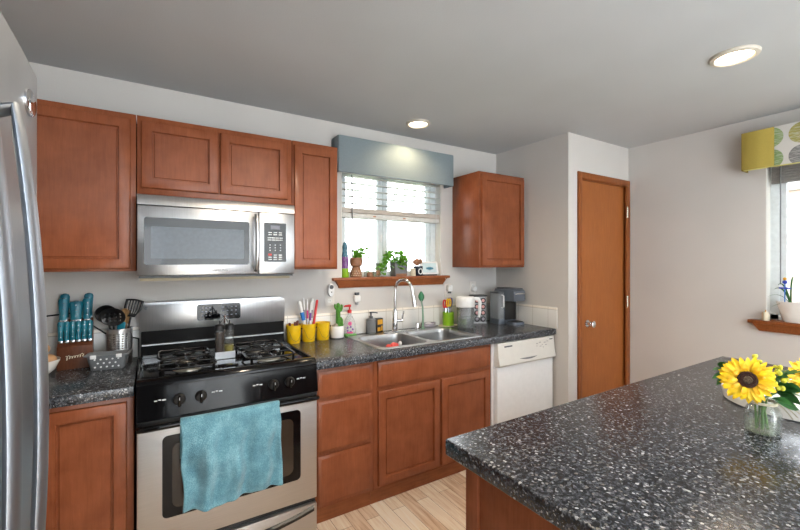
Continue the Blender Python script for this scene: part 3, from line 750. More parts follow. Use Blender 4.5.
# towel over the oven handle
def towel(u, v):
    # u across, v from the back hem over the bar to the front hem
    x = .106 + .420 * u
    Lb, Lf = .16, .372
    s_ = v * (Lb + .045 + Lf)
    rip = math.sin(u * 23 + 1.1 + v * 2) * .010 + math.sin(u * 11.0 + .4 - v * 3) * .010 + math.sin(u * 41 + v * 6) * .0045
    yb = -.727 - .006 * math.sin(PI * u)
    if s_ < Lb: z = .752 - (Lb - s_); y = yb + .0165 + 0 * rip
    elif s_ < Lb + .045:
        a = (s_ - Lb) / .045 * PI; y = yb + .0165 * math.cos(a); z = .752 + .0165 * math.sin(a) + .003
    else:
        d = s_ - Lb - .045; z = .752 - d * (1 + .03 * math.sin(u * 5)); f = min(1, d / .18)
        y = yb - .0165 - f * (.016 + rip * 1.2 + .006 * math.sin(u * 17 + v * 22)) - .010 * f * math.sin(z * 19 + u * 8) 
        x += .012 * (d / .4) * (1 - u * .6) + .004 * math.sin(z * 30)
    return (x, y, z)
tag(MB().grid(towel, 70, 90).build('dish_towel', 'towel', solid=.005, smooth=180), 'teal terry dish towel hanging over the oven door handle', 'towel')

# oil and vinegar set on the stove
t = thing('cruet_set', 'oil and vinegar cruet set on a metal stand in the middle of the stove', 'cruet set', (.338, -.335, .9225), 0)
MB().box(-.049, .049, -.030, .030, 0, .006, .002).box(-.049, .049, -.0315, -.030, .004, .040).box(-.049, .049, .030, .0315, .004, .040).box(-.0505, -.049, -.030, .030, .004, .040).box(.049, .0505, -.030, .030, .004, .040).build('tray', 'steel', t, False)
MB().tube([(0, 0, .006), (0, 0, .22), (0, 0, .232)], [.004, .004, .006], 8).build('carry_post', 'chrome', t, False)
MB().tube(bez((-.02, 0, .19), (0, 0, .25), (.02, 0, .19)), .003, 8).tube([(-.02, 0, .19), (.02, 0, .19)], .003, 8).build('carry_loop', 'chrome', t, False)
for sx_, liq, lv in ((-.0245, 'oil', .142), (.0245, 'olive', .07)):
    b = MB().lathe([(.0230, .0062), (.0240, .010), (.0240, .145), (.022, .153), (.018, .155)], (sx_, 0, 0), 24).build('bottle', 'glass', t, False)
    MB().lathe([(.022, .009), (.0228, .012), (.0228, lv), (0, lv)], (sx_, 0, 0), 24).build('liquid', liq, b, False)
    MB().lathe([(.0235, .1555), (.0235, .178), (.018, .184), (.005, .186), (.004, .205), (0, .206)], (sx_, 0, 0), 20).build('cap', 'black', b, False)

# ---------------------------------------------------------------- left counter
kb = thing('knife_block', 'dark wooden stepped knife block with script lettering on its front', 'knife block', (-.326, -.085, CT), R(4))
prof = [(-.060, 0), (.068, 0), (.068, .225), (.035, .240), (.0, .205), (-.012, .135), (-.045, .118), (-.060, .112)]
MB().prism(prof, 'yz', -.070, .070, .003).build('block', 'block', kb, False)
sc_ = []
for k in range(60):
    u = k / 59; sc_.append((-.036 + .072 * u + .004 * math.sin(u * 44), -.0607, .056 + .008 * u + (.011 if u < .18 or .8 < u < .9 else .005) * math.sin(u * 44 + 1.2)))
MB().tube(sc_, .0013, 6).build('script_mark', 'cream', kb, False)
Kb = Matrix.Translation((-.326, -.085, CT)) @ Matrix.Rotation(R(4), 4, 'Z')
def knife(lx, ly, lz, length, w, label, group, tilt=-8, name='kitchen_knife', lean=0, th=.011):
    loc = Kb @ Vector((lx, ly, lz))
    t = thing(name, label, 'knife', loc, R(4), group)
    L = length; r0 = Matrix.Rotation(R(lean), 4, 'Y') @ Matrix.Rotation(R(tilt), 4, 'X')
    MB().box(-w * .40, w * .40, -th * .7, th * .7, .0005, .014, .002).xf(r0).build('bolster', 'knife_steel', t, False)
    sec = lambda z, ww, tt: [(ww * math.cos(a), tt * math.sin(a), z) for a in [2 * PI * k / 14 for k in range(14)]]
    MB().loft([sec(.0145, w * .45, th * .8), sec(L * .3, w * .42, th), sec(L * .65, w * .5, th), sec(L * .9, w * .56, th), sec(L * .98, w * .42, th * .8), sec(L, w * .2, th * .4)]).xf(r0).build('handle', 'teal', t, False)
    rv = MB()
    for f in (.3, .55, .8): rv.cyl((0, -th * 1.05, L * f), (0, -th * .9, L * f), .0025, n=8)
    rv.xf(r0).build('rivet', 'knife_steel', t, False)
    MB().box(-w * .2, w * .2, -th * .6, th * .6, L * .985, L * 1.012, .003).xf(r0).build('end_cap', 'black', t, False)
    return t
for i in range(6):
    knife(-.057 + .0228 * i, -.030, .1265, .108, .0235, 'teal steak knife in the block, ' + ('leftmost of the front row', 'second from left in the front row', 'third from left in the front row', 'third from right in the front row', 'second from right in the front row', 'rightmost of the front row')[i], 'steak knives in the block', -2, 'steak_knife', 0, .009)
knife(-.050, .014, .222, .125, .038, 'large teal knife at the upper left of the knife block, in front', 'large knives in the block', -6)
knife(-.047, .052, .232, .135, .036, 'large teal knife at the upper left of the knife block, behind another', 'large knives in the block', -4)
knife(.045, .014, .222, .122, .036, 'large teal knife at the upper right of the knife block, in front', 'large knives in the block', -6)
knife(.050, .052, .232, .135, .036, 'large teal knife at the upper right of the knife block, behind another', 'large knives in the block', -4)
knife(.000, .014, .222, .108, .052, 'broad teal handle in the middle of the knife block', 'large knives in the block', -6, th=.012)

# bowl with rolls
bx, by = -.452, -.235
tag(MB().lathe([(.036, 0), (.041, .004), (.068, .028), (.086, .066), (.088, .076), (.085, .076), (.081, .066), (.063, .032), (.036, .010), (0, .009)], (bx, by, CT), 40, True, False).build('serving_bowl', 'ceramic'), 'white bowl of bread rolls half hidden by the refrigerator', 'bowl')
def rolls(c, r, label):
    o = MB().ball((0, 0, 0), r, r * .9, r * .75, 20).build('bread_roll', 'potato'); o.location = c; tag(o, label, 'bread', 'bread rolls in the bowl')
rolls((bx - .034, by + .01, CT + .068), .038, 'tan bread roll at the back of the white bowl')
rolls((bx + .040, by - .004, CT + .074), .037, 'tan bread roll at the near rim of the white bowl')
rolls((bx + .012, by + .01, CT + .125), .038, 'tan bread roll piled on top of the others')

# utensil crock
ux, uy = -.142, -.095
t = thing('utensil_holder', 'perforated stainless utensil holder beside the stove', 'utensil holder', (ux, uy, CT))
q = MB(); bm = q.bm; n, rows, r_, H = 72, 44, .056, .178
V = [[bm.verts.new((ux + r_ * math.cos(2 * PI * i / n), uy + r_ * math.sin(2 * PI * i / n), CT + H * j / rows)) for i in range(n)] for j in range(rows + 1)]
for j in range(rows):
    for i in range(n):
        if 6 < j < rows - 4 and j % 3 == 1 and i % 4 in (0, 1): continue
        bm.faces.new((V[j][i], V[j][(i + 1) % n], V[j + 1][(i + 1) % n], V[j + 1][i]))
bm.faces.new(V[0])
q.build('wall', 'steel', t, solid=.0012)
MB().tube([(ux + r_ * math.cos(R(a)), uy + r_ * math.sin(R(a)), CT + H) for a in range(0, 360, 10)], .003, 8, closed=True).build('rim', 'steel', t)
def utensil(name, label, top, base, headf, hm, stick='black_nylon', sr=.005):
    b = Vector((ux + base[0], uy + base[1], CT + .006)); tp = Vector(top)
    t = thing(name, label, 'kitchen utensil', b, 0, 'utensils in the steel holder')
    d = (tp - b)
    MB().tube([b, b + d * .5, tp], [sr, sr, sr * .9], 10).build('handle', stick, t)
    if headf:
        m = MB(); headf(m)
        zz = d.normalized(); yy = Vector((.25, .97, 0)).normalized(); xx = yy.cross(zz).normalized(); yy = zz.cross(xx)
        m.xf(Matrix.Translation(tp) @ Matrix((xx, yy, zz)).transposed().to_4x4()).build('head', hm, t, solid=.003)
    return t
def spoon_head(w, h, slots, cup=.016):
    def f(m):
        N, K = 16, 20
        g = {}
        for i in range(N + 1):
            for j in range(K + 1):
                u, v = -1 + 2 * i / N, -1 + 2 * j / K
                x = u * math.sqrt(max(0, 1 - v * v / 2)); z = v * math.sqrt(max(0, 1 - u * u / 2))
                g[i, j] = m.bm.verts.new((x * w, cup * (1 - x * x - z * z) if x * x + z * z < 1 else 0, h * (1 + z)))
        for i in range(N):
            for j in range(K):
                if slots and j in range(4, 16) and j % 4 in (0, 1) and 3 <= i < 13 and i % 3 == 0: continue
                m.bm.faces.new((g[i, j], g[i + 1, j], g[i + 1, j + 1], g[i, j + 1]))
    return f
def turner_head(m):
    N, K = 13, 10; g = {}
    for i in range(N + 1):
        for j in range(K + 1):
            u, v = -1 + 2 * i / N, j / K
            wd = .018 + .022 * min(1, v * 2.2) + .003 * v
            g[i, j] = m.bm.verts.new((u * wd, .012 * v * v, .002 + .095 * v - .006 * u * u * v))
    for i in range(N):
        for j in range(K):
            if 2 <= j < 9 and i % 2 == 0 and 1 < i < N - 1: continue
            m.bm.faces.new((g[i, j], g[i + 1, j], g[i + 1, j + 1], g[i, j + 1]))
utensil('slotted_spoon', 'large round black skimmer with holes in the steel holder', (ux - .024, uy - .052, CT + .200), (-.01, -.01), spoon_head(.058, .048, True), 'black_nylon')
utensil('ladle', 'black ladle behind the skimmer in the steel holder', (ux - .050, uy + .004, CT + .215), (.0, .01), spoon_head(.050, .045, False, .03), 'black_nylon')
utensil('slotted_turner', 'black slotted turner leaning right in the steel holder', (ux + .048, uy - .005, CT + .235), (.005, -.005), turner_head, 'black_nylon')
utensil('spatula', 'teal spatula low in the steel holder', (ux + .006, uy - .032, CT + .160), (-.005, -.025), lambda m: m.box(-.018, .018, -.003, .003, 0, .055, .003), 'teal', 'teal')
utensil('wooden_spoon', 'wooden spoon standing upright in the steel holder', (ux + .022, uy - .012, CT + .24), (.012, -.012), spoon_head(.018, .022, False, .006), 'spoon_wood', 'spoon_wood')
utensil('wooden_spatula', 'flat wooden spatula behind the wooden spoon', (ux + .026, uy + .022, CT + .20), (.012, .02), lambda m: m.box(-.016, .016, -.002, .002, 0, .07, .002), 'spoon_wood', 'spoon_wood')

# grey basket
t = thing('plastic_basket', 'grey plastic basket with white dots in front of the utensil holder', 'basket', (-.180, -.212, CT), R(-8))
def rr3(x, y, z, r): return [(a, b, z) for a, b in rrect(-x, x, -y, y, r, 4)]
MB().loft([rr3(.066, .036, .0, .012), rr3(.068, .038, .003, .012), rr3(.082, .047, .068, .014), rr3(.094, .054, .070, .016), rr3(.094, .054, .075, .016), rr3(.080, .045, .074, .014), rr3(.065, .035, .006, .012)]).build('body', 'basket', t, False)
q = MB()
for r_ in range(3):
    for k in range(5 - (r_ % 2)):
        z = .016 + .019 * r_; x = (-.048 + .024 * k + .012 * (r_ % 2)); y = -.0388 - .0085 * (z / .068)
        q.cyl((x, y - .0012, z), (x, y + .001, z), .0042, n=10)
q.build('dot_print', 'dots', t, False)
for s_ in (-1, 1):
    MB().box(s_ * .052 - .012, s_ * .052 + .012, -.0575, -.0545, .060, .078, .001).build('clip', 'dots', t, False)

# cable along the left backsplash
cb = [(-.62, -.0145, 1.10), (-.45, -.0145, 1.17), (-.34, -.0145, 1.18), (-.28, -.0145, 1.12), (-.21, -.018, 1.06), (-.12, -.018, 1.035), (-.06, -.035, 1.02), (-.058, -.10, .955), (-.0565, -.14, .93)]
tag(MB().tube(cb, .004, 8).build('power_cable', 'cord'), 'black cable running along the wall behind the utensil holder', 'cable')

# ---------------------------------------------------------------- right counter, from the stove to the corner
def pail(x, y, label):
    t = thing('pail', label, 'pail', (x, y, CT), 0, 'yellow pails by the stove')
    MB().lathe([(.0, 0), (.040, 0), (.041, .003), (.0490, .112), (.0505, .113), (.0505, .118), (.048, .118), (.039, .006), (0, .005)], n=36, cap0=False, cap1=False).build('bucket', 'yellow', t, False)
    MB().cyl((.040, -.036, .094), (.043, -.040, .094), .005, n=12).build('handle_knob', 'black', t, False)
    MB().tube([(.044, -.038, .092), (.033, -.044, .05), (.013, -.046, .020), (.0, -.045, .014), (-.022, -.043, .03), (-.038, -.039, .07), (-.045, -.030, .094)], .0010, 6).build('handle', 'dark_grey', t, False)
    return t
pails = [(.795, -.088, 'yellow pail nearest the stove holding dark wrapped sticks'), (.898, -.082, 'middle yellow pail full of white and coloured pens'), (1.000, -.078, 'empty yellow pail beside the potted cactus')]
p0 = pail(*pails[0])
for x, y, lb in pails[1:]:
    c = copy_tree(p0); c.location = (x, y, CT); c['label'] = lb
def pen(px, py, dx, dy, L, m, label, capm=None, w=.0055, nm='pen'):
    t = thing(nm, label, 'pen' if nm == 'pen' else 'stick', (px, py, CT + .0075), 0, 'sticks in the first pail' if nm != 'pen' else 'pens in the middle pail')
    a = Vector((0, 0, 0)); b = Vector((dx, dy, L))
    MB().tube([a, b * .97, b], [w, w, w * .6], 10).build('barrel', m, t, False)
    if capm: MB().tube([b * .52, b * .72], [w * 1.25, w * 1.25], 10).build('grip', capm, t, False)
P2 = pails[1]
pen(P2[0] - .008, P2[1] - .012, -.055, .012, .262, 'white', 'white pen with blue band leaning left out of the middle pail', 'blue', .011)
pen(P2[0] - .012, P2[1] + .012, -.016, .010, .280, 'white', 'tall white pen at the back left of the middle pail', 'mauve')
pen(P2[0] + .000, P2[1] + .014, .000, .012, .272, 'white', 'white pen standing upright in the middle pail', 'pink')
pen(P2[0] + .004, P2[1] - .008, .010, .004, .252, 'white', 'white pen with purple band in the middle pail', 'purple')
pen(P2[0] + .012, P2[1] + .010, .020, .008, .276, 'white', 'white pen beside the red one in the middle pail', 'mauve', .009)
pen(P2[0] + .014, P2[1] - .014, .040, -.004, .268, 'red', 'red pen leaning right out of the middle pail', None, .0085)
P1 = pails[0]
for k, (a, b) in enumerate(((-.016, .004), (.002, -.012), (.018, .006))):
    pen(P1[0] + a, P1[1] + b, a * .6, b * .4, .124 + .006 * k, plain('wrapped_stick', (92, 36, 28), .5), 'dark red wrapped stick in the first yellow pail, ' + ('leftmost of three', 'middle of three', 'rightmost of three')[k], None, .008, 'wrapped_stick')

# cactus
cxp, cyp = 1.104, -.082
t = thing('potted_cactus', 'green cactus in a white pot beside the yellow pails', 'cactus', (cxp, cyp, CT))
MB().lathe([(0, 0), (.044, 0), (.047, .004), (.050, .082), (.048, .086), (.045, .084), (.044, .070), (0, .070)], n=36, cap0=False, cap1=False).build('pot', 'ceramic', t, False)
MB().lathe([(.050, .001), (.0505, .006), (.0475, .006)], n=36, cap0=False, cap1=False).build('base_ring', 'black', t, False)
def ribbed(m, pts, r, nr=9):
    n = nr * 4
    rings = []
    for i, pnt in enumerate(pts):
        rr_ = r[i]; rings.append([(pnt[0] + rr_ * (1 + .13 * math.cos(nr * a)) * math.cos(a), pnt[1] + rr_ * (1 + .13 * math.cos(nr * a)) * math.sin(a), pnt[2]) for a in [2 * PI * k / n for k in range(n)]])
    m.loft(rings)
m = MB()
ribbed(m, [(.008, 0, .071), (.008, 0, .09), (.008, 0, .20), (.008, 0, .235), (.008, 0, .244)], [.012, .015, .014, .011, .003])
m.tube([(.012, 0, .185), (.030, 0, .19), (.034, 0, .205), (.034, 0, .225), (.034, 0, .232)], [.008, .009, .009, .008, .003], 12)
m.tube([(.004, 0, .20), (-.012, 0, .205), (-.016, 0, .218), (-.016, 0, .235), (-.016, 0, .24)], [.006, .007, .007, .006, .002], 12)
m.build('tall_cactus', 'cactus', t, False)
m = MB(); ribbed(m, [(.024, -.010, .071), (.024, -.010, .085), (.024, -.010, .13), (.024, -.010, .145)], [.014, .017, .013, .003]); m.build('round_cactus', 'cactus', t, False)
MB().ball((-.016, -.014, .086), .017, .015, .018, 12).ball((-.022, .008, .08), .014, n=12).build('rock', 'pebble', t, False)
MB().lathe([(0, .0705), (.043, .0705), (.036, .074), (0, .076)], n=24, cap0=False, cap1=False).build('soil', 'pebble', t, False)

# spray bottle
t = thing('soap_bottle', 'clear floral soap bottle with red pump at the sink corner', 'bottle', (1.212, -.055, CT + .0165), R(-20))
MB().loft([[(sx_ * math.cos(a), .62 * sx_ * math.sin(a), z) for a in [2 * PI * k / 28 for k in range(28)]] for sx_, z in ((.040, 0), (.046, .006), (.047, .03), (.043, .07), (.030, .105), (.019, .125), (.013, .135), (.013, .148))]).build('body', 'clear_plastic', t, False)
MB().lathe([(.0155, .1482), (.0155, .168), (.010, .172), (.005, .173), (.005, .192)], n=20).build('collar', 'red', t, False)
MB().tube([(.010, 0, .199), (-.004, 0, .200), (-.034, 0, .197), (-.038, 0, .190)], [.009, .009, .006, .005], 12).build('pump_nozzle', 'red', t, False)
q = MB().cyl((0, -.030, .075), (0, -.028, .075), .014, n=20)
q.build('flower_print', 'pink', t, False)
q = MB()
for a in range(0, 360, 72): q.ball((.020 * math.cos(R(a)), -.0295, .035 + .018 * math.sin(R(a))), .007, .002, .007, 10)
q.build('petal_print', 'purple', t, False)
MB().box(-.022, .022, -.0315, -.028, .006, .016, .001).build('label_band', 'pink', t, False)
tag(MB().box(1.170, 1.255, -.0825, -.028, CT + .0005, CT + .016, .004).build('scouring_pad', 'sponge_green'), 'green scouring pad under the clear soap bottle', 'sponge')

# soap dispenser and sponge box
t = thing('soap_dispenser', 'grey pump soap dispenser behind the sink', 'soap dispenser', (1.388, -.052, CT))
MB().lathe([(0, 0), (.035, 0), (.037, .003), (.037, .104), (.033, .109), (.012, .110), (0, .110)], n=32, cap0=False, cap1=False).build('bottle', 'grey', t, False)
MB().lathe([(.0135, .1105), (.0135, .128), (.006, .130), (.006, .148), (.011, .150), (.011, .160), (0, .161)], n=20).tube([(.0, 0, .156), (.030, -.012, .155), (.046, -.018, .150)], [.006, .005, .004], 10).build('pump', 'dark_grey', t, False)
t = thing('sponge_pack', 'black and yellow box of sponges beside the grey soap dispenser', 'box', (1.457, -.045, CT), R(8))
MB().box(-.030, .030, -.016, .016, 0, .108, .002).build('carton', 'black', t, False)
MB().box(-.022, .024, -.0172, -.0158, .062, .098).box(-.022, .004, -.0172, -.0158, .012, .040).box(.010, .024, -.0172, -.0158, .015, .050).build('label_print', 'amber', t, False)

# outlets and plug-ins
def outlet(x, z, label, back=True):
    t = thing('wall_outlet', label, 'outlet', (x, 0, z))
    MB().box(x - .036, x + .036, -.0055, -.0006, z - .058, z + .058, .002).build('plate', 'outlet', t)
    for dz in (-.022, .022):
        MB().prism(rrect(x - .017, x + .017, z + dz - .014, z + dz + .014, .012), 'xz', -.0056, -.0068).build('socket', 'ceramic', t)
        MB().box(x - .007, x - .005, -.0072, -.0066, z + dz - .004, z + dz + .005).box(x + .005, x + .007, -.0072, -.0066, z + dz - .004, z + dz + .005).build('slot', 'socket', t)
    return t
outlet(1.080, 1.190, 'white wall outlet left of the sink window below the cabinet')
t = thing('smart_plug', 'white oval plug-in device on the outlet above the pails', 'plug', (1.075, -.0075, 1.245))
MB().prism([(1.080 + .024 * math.cos(a) * 1.0, 1.245 + .046 * math.sin(a)) for a in [2 * PI * k / 28 for k in range(28)]], 'xz', -.0076, -.040, .006).build('case', 'white', t)
MB().lathe([(.015, 0), (.015, .002), (.011, .003), (.011, .001), (0, .001)], n=20).xf(Matrix.Translation((1.080, -.0402, 1.268)) @ Matrix.Rotation(R(90), 4, 'X')).build('ring', 'dark_grey', t)
MB().cyl((1.080, -.0402, 1.232), (1.080, -.0425, 1.232), .004, n=12).build('button', 'black', t)
t = thing('air_freshener', 'small white plug-in air freshener under the window sill', 'air freshener', (1.287, -.001, 1.17))
MB().box(1.262, 1.312, -.040, -.001, 1.150, 1.200, .010).build('body', 'white', t)
MB().box(1.274, 1.300, -.034, -.006, 1.2005, 1.211, .003).ball((1.278, -.02, 1.215), .011, .006, .006, 10).ball((1.298, -.02, 1.215), .011, .006, .006, 10).build('vent_cap', 'dark_grey', t)
MB().box(1.278, 1.296, -.03, -.004, 1.130, 1.1495, .003).build('refill', 'clear_plastic', t)

# faucet
fx, fy = 1.556, -.118
t = thing('kitchen_faucet', 'chrome gooseneck pull-down faucet behind the sink', 'faucet', (fx, fy, ez))
MB().box(fx - .10, fx + .10, fy - .024, fy + .024, ez + .0003, ez + .006, .003).build('deck_plate', 'chrome', t)
MB().lathe([(.027, .006), (.027, .012), (.021, .018), (.020, .15), (.016, .162), (.014, .17)], (fx, fy, ez), 28).build('body', 'chrome', t)
gn = [(fx, fy, ez + .165), (fx, fy, ez + .24), (fx + .002, fy - .002, ez + .30)]
for a in range(0, 181, 15):
    rr_ = .068; gn.append((fx + .002 + (rr_ - rr_ * math.cos(R(a))) * .55, fy - .002 - (rr_ - rr_ * math.cos(R(a))) * .83, ez + .325 + rr_ * math.sin(R(a))))
e = gn[-1]; gn.append((e[0] + .003, e[1] - .004, e[2] - .03))
MB().tube(gn, .0115, 16).build('spout', 'chrome', t)
e = gn[-1]
MB().tube([(e[0], e[1], e[2] + .002), (e[0] + .004, e[1] - .006, e[2] - .035), (e[0] + .010, e[1] - .012, e[2] - .095)], [.013, .015, .0185], 18).build('spray_head', 'chrome', t)
MB().tube([(fx + .018, fy - .002, ez + .085), (fx + .055, fy - .012, ez + .085), (fx + .062, fy - .014, ez + .085)], [.012, .012, .010], 16).tube([(fx + .055, fy - .012, ez + .09), (fx + .060, fy - .016, ez + .125), (fx + .066, fy - .02, ez + .155)], [.007, .006, .005], 12).build('lever', 'chrome', t)
tag(MB().lathe([(.022, 0), (.022, .006), (.017, .010), (.016, .046), (.013, .052), (0, .053)], (1.762, -.115, ez + .0003), 24).build('sink_cap', 'chrome'), 'short chrome cap beside the faucet on the sink deck', 'sink fitting')

# leaf brush
t = thing('dish_brush', 'leaf-shaped green dish brush standing behind the sink', 'brush', (1.822, -.105, ez + .0003))
MB().tube([(1.822, -.105, ez + .004), (1.824, -.105, ez + .09), (1.820, -.105, ez + .17), (1.807, -.105, ez + .225)], [.010, .009, .007, .006], 10).build('handle', 'pale_green', t)
MB().lathe([(.016, .0005), (.016, .006), (.011, .012)], (1.822, -.105, ez), 16).build('foot', 'pale_green', t)
m = MB()
def lf(u, v):
    w = .024 * math.sin(PI * min(1, u * .94 + .06)) ** .8
    return ((v - .5) * 2 * w, .006 * abs(v - .5), u * .080)
m.grid(lf, 12, 6).xf(Matrix.Translation((1.810, -.105, ez + .216)) @ Matrix.Rotation(R(-4), 4, 'Y') @ Matrix.Rotation(R(-25), 4, 'Z')).build('leaf_head', 'brush_green', t, solid=.006)
# soap dish
t = thing('soap_dish', 'low mauve oval soap dish behind the right sink bowl', 'soap dish', (1.915, -.055, CT + .0045))
MB().lathe([(0, 0), (.045, 0), (.065, .006), (.070, .030), (.067, .036), (.06, .034), (.056, .012), (0, .010)], (1.915, -.052, CT + .0005), 36, False, False, 1.0, .52).build('dish', 'mauve', t)
MB().ball((1.915, -.052, CT + .026), .036, .022, .012, 16).build('soap_bar', 'white', t)
# scrubber in the sink
t = thing('scrubber', 'coral pink scrubbers with a white brush in the left sink bowl', 'scrubber', (1.43, -.315, .7283))
m = MB()
for k, (a, b, c_) in enumerate(((1.395, -.30, .868), (1.425, -.315, .880), (1.452, -.30, .872), (1.410, -.33, .860), (1.440, -.335, .862))):
    m.tube([(a, b, .7285), (a, b, c_ - .03)], [.012, .010], 10).ball((a, b, c_ - .012), .022, .02, .020, 12)
m.build('body', 'coral', t)
m = MB().tube([(1.482, -.31, .7285), (1.482, -.31, .86)], .007, 10).ball((1.482, -.31, .872), .014, .012, .018, 12); m.build('bristle_head', 'white', t)

# scissors in the lime cup on a trivet
tx, ty = 2.095, -.085
tag(MB().lathe([(0, 0), (.055, 0), (.062, .003), (.064, .007), (.058, .0075), (.05, .005), (0, .005)], (tx, ty, CT), 40, False, False, 1.45, 1).build('trivet', 'cream'), 'cream oval trivet under the lime green cup', 'trivet')
t = thing('utensil_cup', 'lime green cup of scissors on the cream trivet', 'cup', (tx, ty, CT + .0055))
MB().lathe([(0, 0), (.044, 0), (.046, .003), (.047, .110), (.044, .110), (.042, .006), (0, .006)], n=36, cap0=False, cap1=False).build('cup', 'lime', t, False)
for k, (a, b, h, m_, lb, ln) in enumerate(((-.032, -.006, .195, 'red', 'red handled scissors in the lime cup', -.004), (-.012, -.022, .205, 'yellow', 'yellow handled scissors in the lime cup', -.002), (.008, -.012, .208, 'purple', 'purple handled scissors in the lime cup', .002), (.030, .000, .204, 'blue', 'blue handled scissors in the lime cup', .006))):
    s_ = thing('scissors', lb, 'scissors', (tx + a, ty + b, CT + .0125), R(20 * k - 30), 'scissors in the lime cup')
    MB().box(-.006, .006, -.002, .002, 0, h - .055, .001).build('blade', 'knife_steel', s_, False)
    q = MB()
    for sg in (-1, 1): q.tube([(sg * .010 + .010 * math.cos(R(w)), 0, h - .022 + .032 * math.sin(R(w))) for w in range(0, 360, 24)], .0058, 8, closed=True)
    q.build('handle', m_, s_, False)
outlet(2.155, 1.20, 'white wall outlet behind the lime cup')
t = thing('power_adapter', 'white adapter in the outlet above the lime cup', 'plug', (2.155, -.0075, 1.225))
MB().box(2.132, 2.178, -.045, -.0076, 1.195, 1.25, .008).build('case', 'white', t)
MB().box(2.147, 2.163, -.043, -.012, 1.178, 1.1945, .003).build('plug_end', 'dark_grey', t)
tag(MB().lathe([(0, 0), (.040, 0), (.042, .004), (.042, .185), (.036, .195), (0, .197)], (2.262, -.062, CT), 28, False, False).build('canister', 'lime'), 'tall green canister behind the water pitcher', 'canister')

# water pitcher
px_, py_ = 2.150, -.235
t = thing('water_pitcher', 'clear water filter pitcher with white top and handle', 'pitcher', (px_, py_, CT), R(-30))
el = lambda s_, z: [(s_ * .068 * math.cos(a) + .0, s_ * .052 * math.sin(a), z) for a in [2 * PI * k / 32 for k in range(32)]]
MB().loft([el(.90, 0), el(.95, .004), el(1.02, .168)], True, False).build('jug', 'pitcher', t, False, solid=.002)
MB().loft([el(1.05, .168), el(1.10, .170), el(1.14, .222), el(1.12, .244), el(1.0, .252), el(.3, .256)]).build('lid', 'white', t, False)
MB().loft([el(.55, .075), el(.60, .08), el(.66, .166)]).build('filter', 'white', t, False)
MB().tube([(.074, 0, .235), (.105, 0, .232), (.118, 0, .21), (.116, 0, .12), (.108, 0, .085)], [.010, .011, .010, .009, .007], 12, 1.4).build('handle', 'white', t, False)
MB().loft([el(.90, .004), el(.97, .10)], True, True).build('water', clear_mat('pitcher_water', (.84, .86, .88), .06), t, False)

# pod rack
rx, ry = 2.418, -.100
t = thing('pod_rack', 'tall coffee pod rack showing two columns of round pods', 'pod rack', (rx, ry, CT), R(-24))
MB().box(-.062, .062, -.045, .045, 0, .012, .003).box(-.058, .058, -.038, .038, .012, .232, .004).build('frame', 'rack_grey', t, False)
MB().box(-.066, .066, -.048, .048, .2325, .244, .003).tube([(-.066, -.045, .24), (-.10, -.045, .24)], .006, 8).build('top_tray', 'black', t, False)
for c_ in range(2):
    for r_ in range(4):
        x, z = -.027 + .054 * c_, .040 + .053 * r_
        pd = MB().lathe([(.024, .0), (.024, .006), (.021, .007), (0, .007)], n=24).xf(Matrix.Translation((x, -.0382, z)) @ Matrix.Rotation(R(90), 4, 'X')).build('pod', 'black' , t, False)
        MB().lathe([(.014, 0), (.012, .002), (0, .003)], n=18).xf(Matrix.Translation((x, -.0454, z)) @ Matrix.Rotation(R(90), 4, 'X')).build('pod_lid', 'mauve' if r_ == 0 else 'blush', pd, False)
t2 = outlet(2.44, 1.215, 'white wall outlet above the coffee pod rack')
t = thing('round_plug', 'round white plug in the outlet above the pod rack', 'plug', (2.44, -.0075, 1.20))
MB().lathe([(.026, 0), (.026, .022), (.020, .030), (0, .031)], n=24).xf(Matrix.Translation((2.44, -.0076, 1.205)) @ Matrix.Rotation(R(90), 4, 'X')).build('case', 'white', t)

# coffee maker
qx, qy = 2.618, -.255
t = thing('coffee_maker', 'grey single-serve coffee maker with side water tank in the corner', 'coffee maker', (qx, qy, CT), R(-4))
prof = [(.12, 0), (.12, .285), (.105, .298), (-.105, .298), (-.122, .285), (-.125, .215), (-.115, .200), (-.012, .200), (-.012, .028), (.0, .0)]
MB().prism(prof, 'yz', -.052, .078, .005).build('body', 'coffee_grey', t, False)
MB().box(-.049, .075, -.0150, -.0125, .035, .195).build('recess_panel', 'black', t, False)
MB().prism(rrect(-.052, .078, -.128, -.014, .03), 'xy', 0, .024, .003).build('drip_tray', 'coffee_grey', t, False)
MB().prism(rrect(-.042, .068, -.118, -.024, .02), 'xy', .0242, .028).build('drip_grid', 'black', t, False)
MB().prism(rrect(-.046, .072, -.112, .10, .02), 'xy', .2982, .309, .003).build('lid', 'dark_grey', t, False)
MB().tube([(-.042, -.127, .262), (-.02, -.136, .266), (.05, -.136, .266), (.07, -.127, .262)], .005, 10).build('handle', 'chrome', t, False)
MB().prism(rrect(-.120, -.0535, -.02, .11, .02), 'xy', 0, .045, .003).build('tank_base', 'coffee_grey', t, False)
MB().prism(rrect(-.118, -.0545, -.018, .108, .02), 'xy', .0455, .262, .003).build('water_tank', 'tank', t, False)
MB().prism(rrect(-.120, -.0535, -.02, .11, .02), 'xy', .2625, .275, .003).build('tank_lid', 'dark_grey', t, False)
MB().tube([(-.088, -.020, .25), (-.088, -.042, .245), (-.088, -.044, .15), (-.088, -.020, .142)], .005, 10).build('tank_handle', 'white', t, False)

